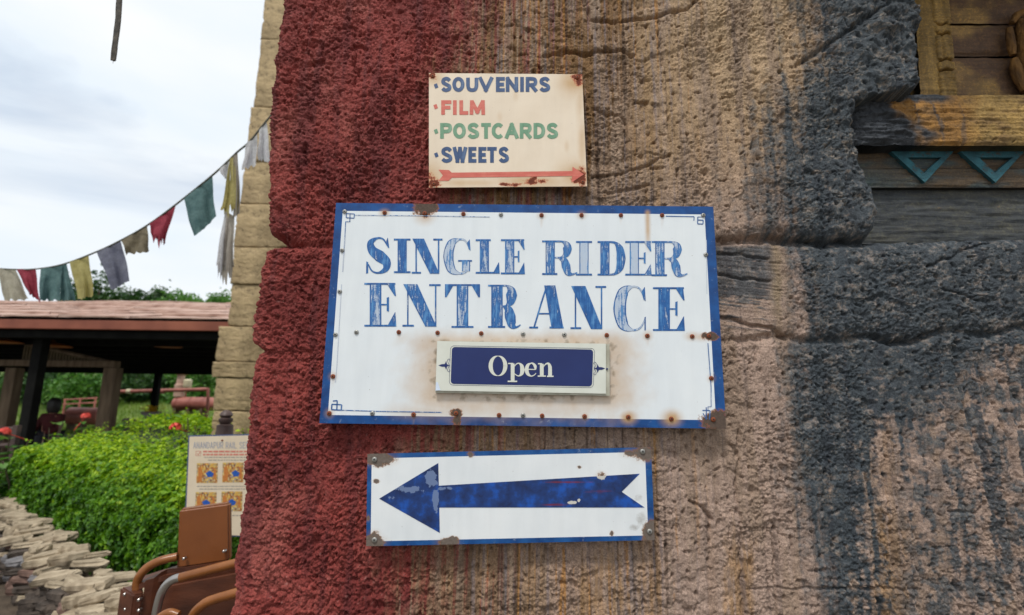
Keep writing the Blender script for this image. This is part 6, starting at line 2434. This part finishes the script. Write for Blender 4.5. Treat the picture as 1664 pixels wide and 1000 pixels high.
CL = dict(beige=clothmat('cloth_beige', lin(172, 164, 146), lin(200, 194, 178), 0.55), red=clothmat('cloth_red', lin(140, 46, 62), lin(178, 78, 94)), teal=clothmat('cloth_teal', lin(72, 104, 106), lin(112, 142, 142)),
          yellow=clothmat('cloth_yellow', lin(166, 154, 92), lin(196, 186, 128)), purple=clothmat('cloth_purple', lin(100, 102, 122), lin(136, 138, 154)), brown=clothmat('cloth_brown', lin(110, 100, 80), lin(150, 140, 120)),
          white=clothmat('cloth_white', lin(200, 198, 202), lin(226, 226, 228), 0.6), grey=clothmat('cloth_grey', lin(160, 152, 142), lin(190, 182, 172), 0.6))
FLAGS = [('beige', [(-6, 436), (25, 438), (47, 487), (8, 487)], 0), ('red', [(27, 438), (58, 437), (65, 491), (47, 477)], 0), ('teal', [(66, 437), (103, 430), (96, 488), (63, 487)], 0), ('teal', [(101, 430), (108, 428), (122, 487), (96, 489)], 1),
         ('yellow', [(113, 426), (144, 415), (152, 480), (127, 487)], 0), ('purple', [(157, 410), (196, 391), (212, 455), (182, 471)], 0), ('brown', [(197, 391), (239, 367), (243, 408), (206, 413)], 0), ('red', [(243, 364), (286, 333), (267, 398), (247, 384)], 2),
         ('teal', [(299, 323), (345, 285), (350, 353), (314, 384)], 0), ('white', [(356, 276), (376, 256), (373, 292), (364, 290)], 0), ('yellow', [(374, 258), (384, 249), (388, 340), (358, 346)], 2), ('grey', [(379, 254), (386, 248), (391, 345), (380, 356)], 0),
         ('white', [(399, 236), (418, 215), (417, 268), (394, 276)], 0), ('white', [(421, 212), (433, 197), (440, 262), (419, 260)], 0), ('grey', [(368, 344), (381, 352), (379, 440), (357, 458)], 2), ('white', [(366, 344), (372, 346), (364, 448), (349, 434)], 2),
         ('beige', [(-42, 433), (-10, 437), (-4, 487), (-40, 480)], 0), ('yellow', [(-90, 425), (-54, 432), (-52, 484), (-88, 476)], 0)]
for i, (cn, q, tat) in enumerate(FLAGS):
    nu, nv = 12, 16
    Yf = fY((q[0][0] + q[1][0]) / 2)
    V = []
    rg = np.random.default_rng(i + 40)
    for b in range(nv):
        for a in range(nu):
            s_, t_ = a / (nu - 1), b / (nv - 1)
            p2 = sub(q, s_, t_)
            rag = 0
            if b == nv - 1:
                rag = rg.uniform(-2, 3) if tat != 2 else rg.uniform(-14, 16)
            if b == nv - 2 and tat == 2:
                rag = rg.uniform(-7, 4)
            dy = 0.035 * t_ * math.sin(s_ * 7 + i * 1.7 + t_ * 2) + 0.02 * t_ * math.sin(s_ * 15 + i)
            wob = 1.6 * t_ * math.sin(t_ * 6 + i)
            V.append(at(p2[0] + wob, p2[1] + rag, Yf + dy + (0.03 if tat == 1 else 0)))
    o = build('flag', V, gridfaces(nv, nu), CL[cn], fl, True)
    o['label'] = 'faded %s cloth flag' % cn

# ------------------------------------------------------------------ frayed rope hanging from a pole that sticks out of the wall
YG = 0.55
pole_a, pole_b = at(196, -90, YG), None
rp = empty('hanging_rope', at(184, 100, YG), 'dark frayed rope end hanging down from above against the sky', 'rope')
m = MB()
rp_pts = bez([(197, -92), (196, -60), (195, -20), (194, 10), (192, 40), (188, 72), (185, 99)], 30)
m.tube([at(px, py, YG) for px, py in rp_pts], resamp([.0088, .0088, .0088, .0084, .008, .007, .005], len(rp_pts)), 8)
for k in range(2):
    off_ = 0.0075 * (k * 2 - 1)
    m.tube([at(px, py, YG) + np.array([off_ + 0.0006 * math.sin(i * 1.1 + k * 3), -0.003, 0]) for i, (px, py) in enumerate(rp_pts)], 0.0034, 6)
m.build('strand', M['rope'], rp, True)
rnd = random.Random(2)
for k in range(9):
    t0 = rnd.uniform(0.7, 1.0)
    i0 = int(t0 * (len(rp_pts) - 1))
    a = at(*rp_pts[i0], YG)
    a2 = a + np.array([rnd.uniform(-.012, .008), 0, -rnd.uniform(.015, .04)])
    m = MB()
    m.tube([tuple(a), tuple((a + a2) / 2 + np.array([rnd.uniform(-.003, .003), 0, 0])), tuple(a2)], [0.0012, 0.001, 0.0005], 5)
    m.build('fibre', M['rope'], rp)
pz = at(197, -92, YG)
po = empty('wooden_pole', (-0.6, YG, pz[2]), 'round timber pole sticking out of the wall corner above the frame', 'pole')
m = MB()
m.tube([(-0.55, YG, pz[2] + 0.05), (pz[0] - 0.3, YG, pz[2] + 0.04)], 0.035, 12)
m.build('shaft', M['oldwood'], po, True)
